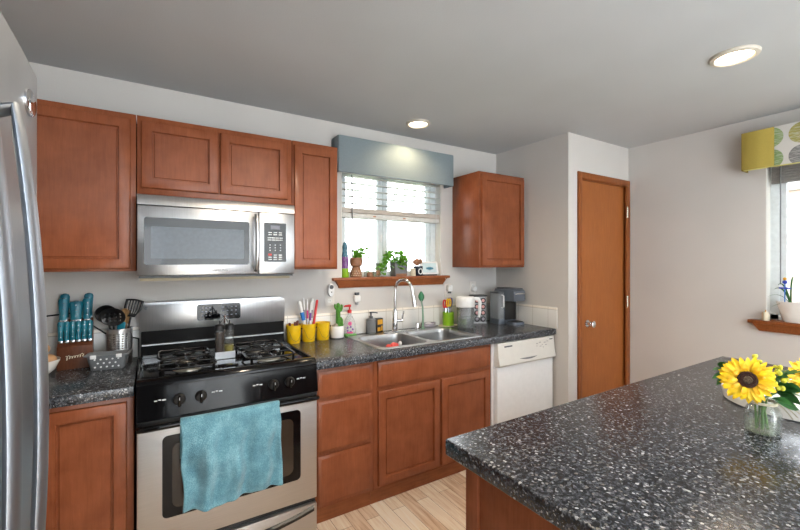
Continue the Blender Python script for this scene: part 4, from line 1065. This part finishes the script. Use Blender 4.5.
# ---------------------------------------------------------------- window sill items
SZ = WZ0 + .0003
t = thing('glass_bottle', 'slim colourful striped bottle at the left end of the window sill', 'bottle', (1.205, .010, SZ), 0)
MB().lathe([(0.0000, 0.0000), (0.0250, 0.0000), (0.0275, 0.0039), (0.0275, 0.0650), (0.0269, 0.0650)], n=24, cap0=False, cap1=False).build('base_band', 'lime', t, False)
MB().lathe([(0.0275, 0.0657), (0.0287, 0.1170), (0.0250, 0.1495)], n=24).build('body', plain('violet_glaze', (112, 70, 130), .25, 0, .5, 40), t, False)
MB().lathe([(0.0250, 0.1502), (0.0187, 0.1820), (0.0163, 0.1950), (0.0200, 0.2210), (0.0125, 0.2535), (0.0000, 0.2600)], n=24).build('top', plain('blue_glaze', (64, 110, 130), .25, 0, .4, 40), t, False)
t = thing('head_planter', 'brown two-tier ceramic planter with green sprouts on the window sill', 'planter', (1.295, .010, SZ))
MB().lathe([(0, 0), (.042, 0), (.045, .01), (.040, .05), (.030, .075), (.044, .088), (.048, .115), (.046, .145), (.040, .145), (.038, .12), (0, .115)], n=32, cap0=False, cap1=False).build('pot', 'brown_pot', t, False)
q = MB()
for r_ in range(3):
    for k in range(7): 
        a = -PI / 2 + (k - 3) * .42 + .2 * (r_ % 2); rr_ = .0445 - .002 * r_
        q.ball((rr_ * math.cos(a), rr_ * math.sin(a), .014 + .016 * r_), .0035, n=8)
q.build('dot_relief', 'cream', t, False)
def sprig(m, base, tip, nl, size, seed):
    rnd = random.Random(seed); b, tpt = Vector(base), Vector(tip); mid = (b + tpt) / 2 + Vector((rnd.uniform(-.01, .01), rnd.uniform(-.01, .01), .01))
    pts = bez(b, mid, tpt, 6); m.tube(pts, .0012, 5)
    for k in range(nl):
        c = pts[min(6, 1 + int(k * 6 / nl))]; leaf(m, c, Vector((rnd.uniform(-1, 1), rnd.uniform(-1, 1), rnd.uniform(-.2, .9))), size * rnd.uniform(.7, 1.2), size * .38)
LR = random.Random(11)
def leaf(m, c, d, L, w, droop=.15, roll=None):
    d = d.normalized(); s_ = d.cross(Vector((0, 0, 1)))
    s_ = s_.normalized() if s_.length > .1 else Vector((1, 0, 0)); up = s_.cross(d)
    ro = LR.uniform(-1.1, 1.1) if roll is None else roll
    s_, up = s_ * math.cos(ro) + up * math.sin(ro), up * math.cos(ro) - s_ * math.sin(ro)
    P = []
    for i, (f, ww) in enumerate(((0, .15), (.25, .8), (.5, 1), (.75, .75), (1, .05))):
        o = c + d * L * f - Vector((0, 0, droop * L * f * f))
        P.append((m.bm.verts.new(o - s_ * w * ww + up * w * .25 * ww), m.bm.verts.new(o), m.bm.verts.new(o + s_ * w * ww + up * w * .25 * ww)))
    for a, b in zip(P, P[1:]):
        m.bm.faces.new((a[0], a[1], b[1], b[0])); m.bm.faces.new((a[1], a[2], b[2], b[1]))
m = MB()
for k, tip in enumerate(((-.02, 0, .19), (.02, -.01, .20), (.05, .0, .20), (.0, .01, .18), (.07, -.005, .215), (-.01, -.015, .175))): sprig(m, (0.0 + .01 * (k - 2), 0, .12), tip, 12, .036, k)
m.build('sprouts', 'leaf', t, False)
t = thing('bud_vase', 'clear glass vase with a green cutting right of the brown planter', 'vase', (1.390, .022, SZ))
MB().lathe([(.020, 0), (.022, .003), (.020, .05), (.012, .075), (.012, .105), (.015, .11)], n=24, cap1=False).build('vase', 'glass', t, False, solid=.0015)
m = MB(); sprig(m, (0, 0, .01), (.01, 0, .16), 5, .028, 21); sprig(m, (0, 0, .01), (.05, -.01, .20), 4, .03, 22); m.build('cutting', 'leaf', t, False)
tag(MB().lathe([(0, 0), (.022, 0), (.024, .004), (.021, .035), (.018, .035), (.018, .006), (0, .006)], (1.392, -.025, SZ), 24, False, False).build('tealight_cup', 'brown_pot'), 'tiny brown cup in front of the bud vase', 'cup')
t = thing('glass_mug', 'clear glass mug with dark rim on the window sill', 'mug', (1.472, .025, SZ))
MB().lathe([(.026, 0), (.028, .003), (.028, .098)], n=28, cap1=False).build('glass', 'glass', t, False, solid=.002)
MB().tube([(.028 * math.cos(R(a)), .028 * math.sin(R(a)), .10) for a in range(0, 360, 15)], .0035, 8, closed=True).build('rim', 'dark_grey', t, False)
MB().tube([(.028, -.004, .085), (.05, -.008, .08), (.052, -.008, .04), (.028, -.004, .025)], .004, 8).build('handle', 'glass', t, False)
MB().box(-.016, .018, -.034, -.0295, .01, .05, .002).build('tag', 'brown_pot', t, False)
t = thing('potted_herb', 'bushy herb in a square grey pot in the middle of the sill', 'potted plant', (1.672, .016, SZ))
MB().loft([[(a, b, z) for a, b in rrect(-w, w, -.042, .042, .008, 3)] for w, z in ((.052, .0), (.056, .008), (.062, .118), (.058, .118), (.054, .100))]).build('pot', 'grey', t, False)
MB().box(-.050, .050, -.044, .044, 0, .022, .003).build('pot_base', 'brown_pot', t, False)
m = MB(); rnd = random.Random(4)
for k in range(260):
    a = rnd.uniform(-PI, PI); rad = rnd.uniform(.02, .13); x = rad * math.cos(a) * (1.25 if math.cos(a) < 0 else .8); y = max(-.055, min(.035, .05 * math.sin(a)))
    z = .10 + rnd.uniform(0, .09) - max(0, rad - .07) * 1.1 - (.06 if x < -.07 else 0)
    leaf(m, Vector((x - .035, y, max(.012, z))), Vector((math.cos(a), math.sin(a) * .6, rnd.uniform(-.1, .9))), rnd.uniform(.022, .036), .013)
for k in range(9):
    a = k * .7; m.tube(bez((0.004 * k - .016, 0, .10), (.05 * math.cos(a), .015 * math.sin(a), .17), (.10 * math.cos(a) - .02, .025 * math.sin(a), .13), 6), .0016, 5)
m.build('foliage', 'leaf', t, False)
t = thing('small_mug', 'dark navy mug with a white ring on the window sill', 'mug', (1.862, .022, SZ))
MB().lathe([(0, 0), (.036, 0), (.040, .006), (.040, .078), (.037, .080), (.035, .075), (0, .07)], n=28, cap0=False, cap1=False).build('cup', plain('navy_glaze', (38, 48, 60), .25), t, False)
MB().tube([(.018 * math.cos(R(a)), -.041 + .004 * math.cos(R(a)) ** 2, .036 + .022 * math.sin(R(a))) for a in range(0, 360, 20)], .004, 8, closed=True).build('ring', 'white', t, False)
tag(MB().ball((1.852, .02, WZ0 + .112), .030, .022, .030, 12).ball((1.826, .015, WZ0 + .112), .020, .016, .020, 10).ball((1.885, .018, WZ0 + .12), .018, .015, .022, 10).build('pine_cone', 'brown_pot'), 'brown lumpy ornament on top of the navy mug', 'ornament')
tag(MB().lathe([(0, 0), (.020, 0), (.022, .004), (.020, .06), (.016, .062), (0, .06)], (1.792, -.010, SZ), 20, False, False).build('small_jar', 'cream'), 'small pale jar between the herb pot and navy mug', 'jar')
t = thing('desk_plaque', 'white framed tilted plaque with blue script at the right of the sill', 'plaque', (1.985, .022, SZ), R(-6))
X = Matrix.Rotation(R(-14), 4, 'X')
MB().prism(rrect(-.085, .085, .008, .118, .012), 'xz', -.008, .010, .003).xf(X).build('frame', 'white', t, False)
MB().prism(rrect(-.066, .066, .022, .104, .006), 'xz', -.0083, -.0095).xf(X).build('screen', plain('pale_blue_card', (196, 216, 222), .4), t, False)
q = [(-.035 + .07 * k / 40, -.0102, .058 + .016 * math.sin(k * .9) * (1 - abs(k - 20) / 30)) for k in range(41)]
MB().tube(q, .003, 6).xf(X).build('script_mark', plain('teal_ink', (40, 120, 150), .5), t, False)
MB().box(-.07, .07, -.004, .035, 0, .010, .002).build('stand', 'black', t, False)

# ---------------------------------------------------------------- window treatments
t = thing('window_cornice', 'grey-blue fabric cornice box over the sink window', 'cornice', (1.59, -.06, 2.07))
MB().loft([[(a, b, z) for a, b in [(1.100, -.0006), (1.100, -.112), (1.103, -.119), (1.110, -.122), (2.108, -.122), (2.115, -.119), (2.118, -.112), (2.118, -.0006)]] for z in (2.072, 2.076, 2.316, 2.322)], False, True, False).build('board', 'valance', t, solid=.012)
MB().box(1.108, 2.11, -.110, -.001, 2.300, 2.312).build('top_board', 'valance', t)
t = thing('window_blind', 'white slatted blind half raised in the sink window', 'blind', (1.63, .035, 2.07))
MB().box(WX0 + .008, WX1 - .008, .012, .058, 2.10, WZ1 - .001, .003).build('head_rail', 'white', t)
for k in range(5):
    z = 2.082 - .050 * k
    MB().box(WX0 + .01, WX1 - .01, .010, .060, z, z + .0035).build('slat', 'slat', t)
MB().box(WX0 + .010, WX1 - .010, .008, .062, 1.812, 1.846, .003).build('slat_stack', 'rail', t)
MB().box(WX0 + .010, WX1 - .010, .008, .062, 1.772, 1.810, .006).build('bottom_rail', 'slat', t)
q = MB()
for x in (1.29, 1.63, 1.97): q.box(x - .001, x + .001, .0085, .0095, 1.846, 2.10).box(x - .001, x + .001, .0605, .0615, 1.846, 2.10)
q.build('ladder_cord', 'white', t)
q = MB()
for x in (1.45, 1.72): q.box(x - .012, x + .012, .0065, .0078, 1.787, 1.797)
q.build('rail_button', plain('tan_button', (176, 130, 100), .5), t)
MB().tube([(1.255, .000, 2.09), (1.257, -.004, 1.8), (1.258, -.004, 1.42)], .0045, 8).build('wand', 'grey', t)
MB().tube([(2.03, .004, 2.09), (2.035, .0, 1.75), (2.06, -.012, 1.50), (2.075, -.03, 1.36), (2.10, -.047, 1.30)], .0016, 6).build('pull_cord', 'white', t)

t = thing('window_cornice', 'mustard and circle print cornice over the right-hand window', 'cornice', (XR - .06, -2.2, 2.08))
CX = XR - .115; cy0, cy1, cys = -2.86, -1.592, -1.764
MB().loft([[(XR - .0006, cy1, z), (CX + .012, cy1, z), (CX + .003, cy1 - .003, z), (CX, cy1 - .012, z), (CX, cys, z)] for z in (2.078, 2.083, 2.330, 2.334)], False, False, False).build('end_panel', 'yellow_fabric', t, solid=.008)
MB().box(CX - .003, CX + .004, cy0, cys - .0005, 2.078, 2.334, .002).build('print_panel', 'circles', t)
MB().box(CX + .006, XR - .001, cy0 + .01, cy1 - .01, 2.318, 2.330).build('top_board', 'yellow_fabric', t)
MB().box(CX - .006, CX + .006, cy0, cy1 - .012, 2.071, 2.0775, .002).build('piping', plain('pale_yellow', (216, 208, 130), .8), t)
t = thing('roman_shade', 'grey woven shade raised under the mustard cornice', 'shade', (XR + .03, -2.2, 1.98))
q = MB()
for k in range(9): q.box(XR + .012, XR + .036 - .003 * (k % 2), RY0 + .02, RY1 - .025, 2.14 - .018 * (k + 1), 2.14 - .018 * k - .001, .003)
q.build('folds', 'shade', t)
MB().tube([(XR + .004, -1.765, 2.12), (XR + .002, -1.765, 1.7), (XR + .002, -1.765, 1.30)], .004, 8).build('wand', 'grey', t)

# right sill: planter, figure, cup
RSZ = RZ0 + .0003
t = thing('planter', 'white oblong planter on the right-hand window sill', 'planter', (XR + .006, -1.855, RSZ))
MB().loft([[(sx_ * .046 * math.cos(a), sx_ * .115 * math.sin(a) * k_, z) for a in [2 * PI * k / 32 for k in range(32)]] for sx_, k_, z in ((.72, .86, 0), (.76, .9, .006), (.96, 1, .12), (1.0, 1, .135), (.93, 1, .135), (.90, .97, .115))]).build('pot', 'ceramic', t, False)
m = MB()
for dx, dy, dz in ((-.01, .07, .10), (-.02, .10, .05), (-.015, .05, .13), (.0, -.03, .18), (-.03, .08, -.02)):
    m.tube(bez((0, .04, .115), (dx, .05 + dy * .3, .16 + dz), (dx, .05 + dy, .115 + dz), 8), [.005] * 5 + [.004, .003, .002, .001], 6, .35)
m.build('leaves', 'dark_leaf', t, False)
t = thing('cross_ornament', 'blue ornament on a stake in the white planter', 'ornament', (XR - .012, -1.790, RSZ + .1155))
MB().tube([(0, 0, 0), (0, 0, .14)], .003, 8).build('stake', 'blue', t, False)
MB().ball((0, 0, .15), .012, .014, .012, 12).box(-.003, .003, -.03, .03, .105, .115, .002).build('figure', plain('cobalt', (40, 60, 170), .3), t, False)
MB().ball((0, 0, .172), .010, n=10).build('head', 'amber', t, False)
t = thing('tealight_holder', 'small cream candle holder left of the white planter', 'candle holder', (XR - .026, -1.697, RSZ))
MB().lathe([(0, 0), (.020, 0), (.022, .004), (.018, .055), (.015, .06), (0, .058)], n=20, cap0=False, cap1=False).build('holder', 'cream', t, False)
MB().tube([(0, 0, .058), (0, 0, .072)], .003, 6).build('wick', 'amber', t, False)

# ---------------------------------------------------------------- island
t = thing('island_cabinet', 'brown wooden island cabinet with plain end panel', 'cabinet', (1.75, -2.24, 0))
MB().box(.800, 2.69, -2.70, -1.785, .0, .8655, .002).build('carcass', 'maple', t)
MB().box(.788, .7995, -1.835, -1.785, .0, .8655, .002).build('corner_stile', 'maple', t)
MB().box(.788, .7995, -2.70, -2.65, .0, .8655, .002).build('corner_stile', 'maple', t)
for a, b in ((.815, 1.43), (1.44, 2.05), (2.06, 2.675)):
    q = MB().panel(-b, -a, .12, .84, 0, .019, DOORP).xf(Matrix.Translation((0, -1.784, 0)) @ Matrix.Rotation(PI, 4, 'Z')); q.build('door', 'maple', t)
tag(MB().box(.748, 2.738, -2.76, -1.737, .866, CT, .005, 3).build('countertop', 'granite'), 'large dark speckled countertop on the island', 'countertop')

# tray
trx, try_ = 2.022, -2.212
tag(MB().lathe([(0, 0), (.205, 0), (.215, .004), (.222, .046), (.219, .05), (.214, .047), (.206, .008), (0, .006)], (trx, try_, CT), 64, False, False).build('round_tray', 'ceramic'), 'round white tray on the island behind the sunflowers', 'tray')
t = thing('amber_jar', 'small amber jar with paper label standing in the white tray', 'jar', (1.915, -2.285, CT + .0065))
MB().lathe([(0, 0), (.034, 0), (.037, .004), (.037, .070), (.028, .082), (.028, .088)], n=28, cap0=False).build('jar', plain('amber_glass', (112, 74, 20), .15), t, False)
MB().lathe([(.030, .0885), (.030, .104), (0, .105)], n=24).build('lid', 'black', t, False)
MB().lathe([(.0375, .018), (.0378, .02), (.0378, .058), (.0375, .06)], n=28, cap0=False, cap1=False).build('paper_label', plain('gold_label', (206, 160, 50), .5), t, False)

# mason jar
jx, jy = 1.612, -2.228
JZ = CT + .0003
t = thing('glass_jar', 'clear glass jar vase holding sunflowers on the island', 'vase', (jx, jy, JZ))
sq = lambda w, z: [(w * math.copysign(abs(math.cos(a)) ** .75, math.cos(a)), w * math.copysign(abs(math.sin(a)) ** .75, math.sin(a)), z) for a in [2 * PI * (k + .5) / 40 for k in range(40)]]
MB().loft([sq(.036, 0), sq(.041, .005), sq(.042, .02), sq(.042, .066), sq(.036, .080), sq(.031, .086), sq(.031, .104), sq(.033, .106)], True, False).build('jar', 'glass', t, False, solid=.0025)
MB().loft([sq(.034, .004), sq(.038, .008), sq(.039, .022), sq(.039, .030)], True, True).build('water', 'water', t, False)
MB().tube([(.0335 * math.cos(R(a)), .0335 * math.sin(R(a)), .094) for a in range(0, 360, 15)], .0022, 6, closed=True).tube([(.0335 * math.cos(R(a)), .0335 * math.sin(R(a)), .098) for a in range(0, 360, 15)], .0022, 6, closed=True).build('twine', 'raffia', t, False)
m = MB()
bp = Vector((.028, -.022, .096))
rt = Vector((.848, -.53, 0))
for d_, L in ((rt * .075 + Vector((0, 0, -.035)), 1), (rt * .055 + Vector((0, 0, -.055)), 1), (rt * .085 + Vector((0, 0, -.018)), 1), (rt * .07 + Vector((0, 0, -.048)), 1)):
    m.tube(bez(bp, bp + d_ * .5 + Vector((0, 0, .014)), bp + d_, 8), [.003] * 9, 6, .4)
for sg in (-1, 1): m.tube(bez(bp, bp + rt * sg * .03 + Vector((0, 0, .03)), bp + rt * sg * .035 + Vector((0, 0, -.004)), 8) , .0028, 6, .5)
m.build('raffia_bow', 'raffia', t, False)
m = MB()
rnd = random.Random(3)

# sunflowers
def sunflower(center, facing, r, label, foot, seed):
    c = Vector(center); f = Vector(facing).normalized()
    t = thing('sunflower', label, 'flower', c, 0, 'sunflowers in the glass jar')
    X_ = f.cross(Vector((0, 0, 1))).normalized(); Y_ = X_.cross(f).normalized()
    Rm = Matrix((X_, Y_, f)).transposed().to_4x4()
    rnd = random.Random(seed)
    for lay, (n, r0, r1, lift, mt) in enumerate(((23, .32, 1.0, .06, 'petal'), (21, .32, .92, .20, 'petal'), (9, .32, .66, .42, 'petal_inner'))):
        m = MB()
        for k in range(n):
            a = 2 * PI * (k + .5 * lay + rnd.uniform(-.2, .2)) / n; L = r * (r1 + rnd.uniform(-.08, .08)); w = r * rnd.uniform(.095, .135) * (1 if lay < 2 else .75); tw = rnd.uniform(-.25, .25)
            d = Vector((math.cos(a), math.sin(a), 0)); s_ = Vector((-math.sin(a), math.cos(a), 0)); P = []
            li = lift + rnd.uniform(-.1, .1)
            for ff, ww in ((0, .35), (.2, .75), (.45, 1), (.7, .9), (.88, .55), (1, .06)):
                rad = r * r0 + (L - r * r0) * ff; z = li * r * (ff - .75 * ff * ff) + .004 * lay
                P.append([d * rad + s_ * w * ww * e_ + Vector((0, 0, z + abs(e_) * w * .22 * ww + tw * w * ww * e_)) for e_ in (-1, 0, 1)])
            V_ = [[m.bm.verts.new(q_) for q_ in row] for row in P]
            for A, B in zip(V_, V_[1:]):
                m.bm.faces.new((A[0], A[1], B[1], B[0])); m.bm.faces.new((A[1], A[2], B[2], B[1]))
        m.xf(Rm).build('petals', mt, t, False, smooth=60)
    m = MB().lathe([(r * .30, -.004), (r * .36, .004), (r * .33, .012), (r * .20, .014), (r * .16, .010)], n=32)
    for k in range(70):
        rr_ = r * (.18 + .17 * ((k * .618) % 1)); a = k * 2.4; m.ball((rr_ * math.cos(a), rr_ * math.sin(a), .013), .0025, n=6)
    m.xf(Rm).build('seed_ring', 'disc', t, False)
    m = MB().lathe([(r * .165, .010), (r * .15, .013), (0, .014)], n=20)
    for k in range(20):
        rr_ = r * .14 * math.sqrt(k / 20); a = k * 2.4; m.ball((rr_ * math.cos(a), rr_ * math.sin(a), .0135), .002, n=6)
    m.xf(Rm).build('seed_centre', 'disc_c', t, False)
    m = MB()
    for k in range(12):
        a = 2 * PI * k / 12; leaf(m, Vector((r * .2 * math.cos(a), r * .2 * math.sin(a), -.008)), Vector((math.cos(a), math.sin(a), -.05)), r * .35, r * .1)
    m.xf(Rm).build('sepals', 'dark_leaf', t, False)
    back = -f * .012; ft = Vector(foot) - c
    neck = Vector((jx, jy, JZ + .105)) - c
    MB().tube([back, back - f * .02 + Vector((0, 0, -.005)), neck + (back - neck) * .25, neck, ft], [.006, .005, .0045, .004, .004], 8).build('stem', 'stem', t, False)
sunflower((1.558, -2.207, 1.083), (-.90, -.42, .14), .071, 'open sunflower with dark centre facing the camera, leftmost in the jar', (jx - .005, jy + .0, JZ + .012), 1)
sunflower((1.722, -2.304, 1.085), (-.62, -.74, .25), .062, 'sunflower at the right edge of the photo behind the jar', (jx + .012, jy - .008, JZ + .012), 2)
# greenery
def foliage_stem(label, leaves, foot, neck, tip, m_='dark_leaf'):
    t = thing('leafy_stem', label, 'greenery', foot, 0, 'greenery in the glass jar')
    F = Vector(foot)
    MB().tube([Vector((0, 0, 0)), Vector(neck) - F, Vector(tip) - F], [.003, .003, .002], 7).build('stem', 'stem', t, False)
    m = MB()
    for c, d, L, w in leaves: leaf(m, Vector(c) - F, Vector(d), L, w, .25)
    m.build('leaves', m_, t, False)
fr_ = Vector((.848, -.53, 0)); cm = Vector((-.585, -.81, 0))
N0 = Vector((jx, jy, JZ + .104))
foliage_stem('broad dark green leaves arching right above the jar', [(N0 + fr_ * .02 + Vector((0, 0, .035)), fr_ * .9 + Vector((0, 0, .75)), .11, .022), (N0 + fr_ * .01 + Vector((0, 0, .03)), fr_ * .25 + cm * .2 + Vector((0, 0, 1)), .075, .018), (N0 + fr_ * .03 + Vector((0, 0, .02)), fr_ + cm * .4 + Vector((0, 0, .2)), .075, .024), (N0 + fr_ * .03 + cm * .01, fr_ + cm * .3 + Vector((0, 0, -.15)), .06, .020), (N0 + fr_ * .01 + cm * .02 + Vector((0, 0, .01)), fr_ * .5 + cm + Vector((0, 0, .1)), .05, .018), (N0 + fr_ * .03 + Vector((0, 0, .045)), fr_ * .8 + cm * .5 + Vector((0, 0, .1)), .06, .022), (N0 + fr_ * .045 + Vector((0, 0, .02)), fr_ * .7 + cm * .6 + Vector((0, 0, -.2)), .055, .022), (N0 + fr_ * .05 + Vector((0, 0, .07)), fr_ * .9 + cm * .3 + Vector((0, 0, .55)), .085, .020), (N0 + fr_ * .035 + Vector((0, 0, .06)), fr_ * .2 + cm * .6 + Vector((0, 0, .5)), .05, .018), (N0 + fr_ * .06 + Vector((0, 0, .035)), fr_ * .5 + cm * .7 + Vector((0, 0, .25)), .05, .020)], (jx + .016, jy + .004, JZ + .012), N0 + fr_ * .012, N0 + fr_ * .03 + Vector((0, 0, .05)))
CL = N0 - fr_ * .088 - cm * .035 + Vector((0, 0, .07))
foliage_stem('small leaf cluster peeking out left of the large sunflower', [(CL + Vector((0, 0, .008)), -fr_ + Vector((0, 0, .35)), .045, .012), (CL, -fr_ + Vector((0, 0, -.1)), .045, .009), (CL + Vector((0, 0, .012)), -fr_ * .5 + Vector((0, 0, 1)), .04, .015), (CL - Vector((0, 0, .01)), -fr_ * .8 + Vector((0, 0, -.5)), .035, .009)], (jx - .012, jy + .012, JZ + .012), N0 - fr_ * .014 - cm * .012, CL)
t = thing('bud_spray', 'spray of small yellow-green buds above the jar', 'greenery', (jx + .004, jy + .014, JZ + .012), 0, 'greenery in the glass jar')
F = Vector((jx + .004, jy + .014, JZ + .012)); mS = MB(); mB = MB(); rnd = random.Random(9)
for k in range(34):
    tip = N0 + fr_ * rnd.uniform(-.015, .055) - cm * rnd.uniform(-.035, .03) + Vector((0, 0, rnd.uniform(.035, .128)))
    if k % 2 == 0: mS.tube(bez(N0 - F + Vector((0, .006, 0)), (N0 + tip) / 2 - F + Vector((0, .01, .01)), tip - F, 5), .0012, 5)
    mB.ball(tip - F, rnd.uniform(.005, .009), n=8)
mS.tube([Vector((0, 0, 0)), N0 - F + Vector((0, .006, 0))], .003, 6)
mS.build('stems', 'stem', t, False); mB.build('buds', 'bud', t, False)
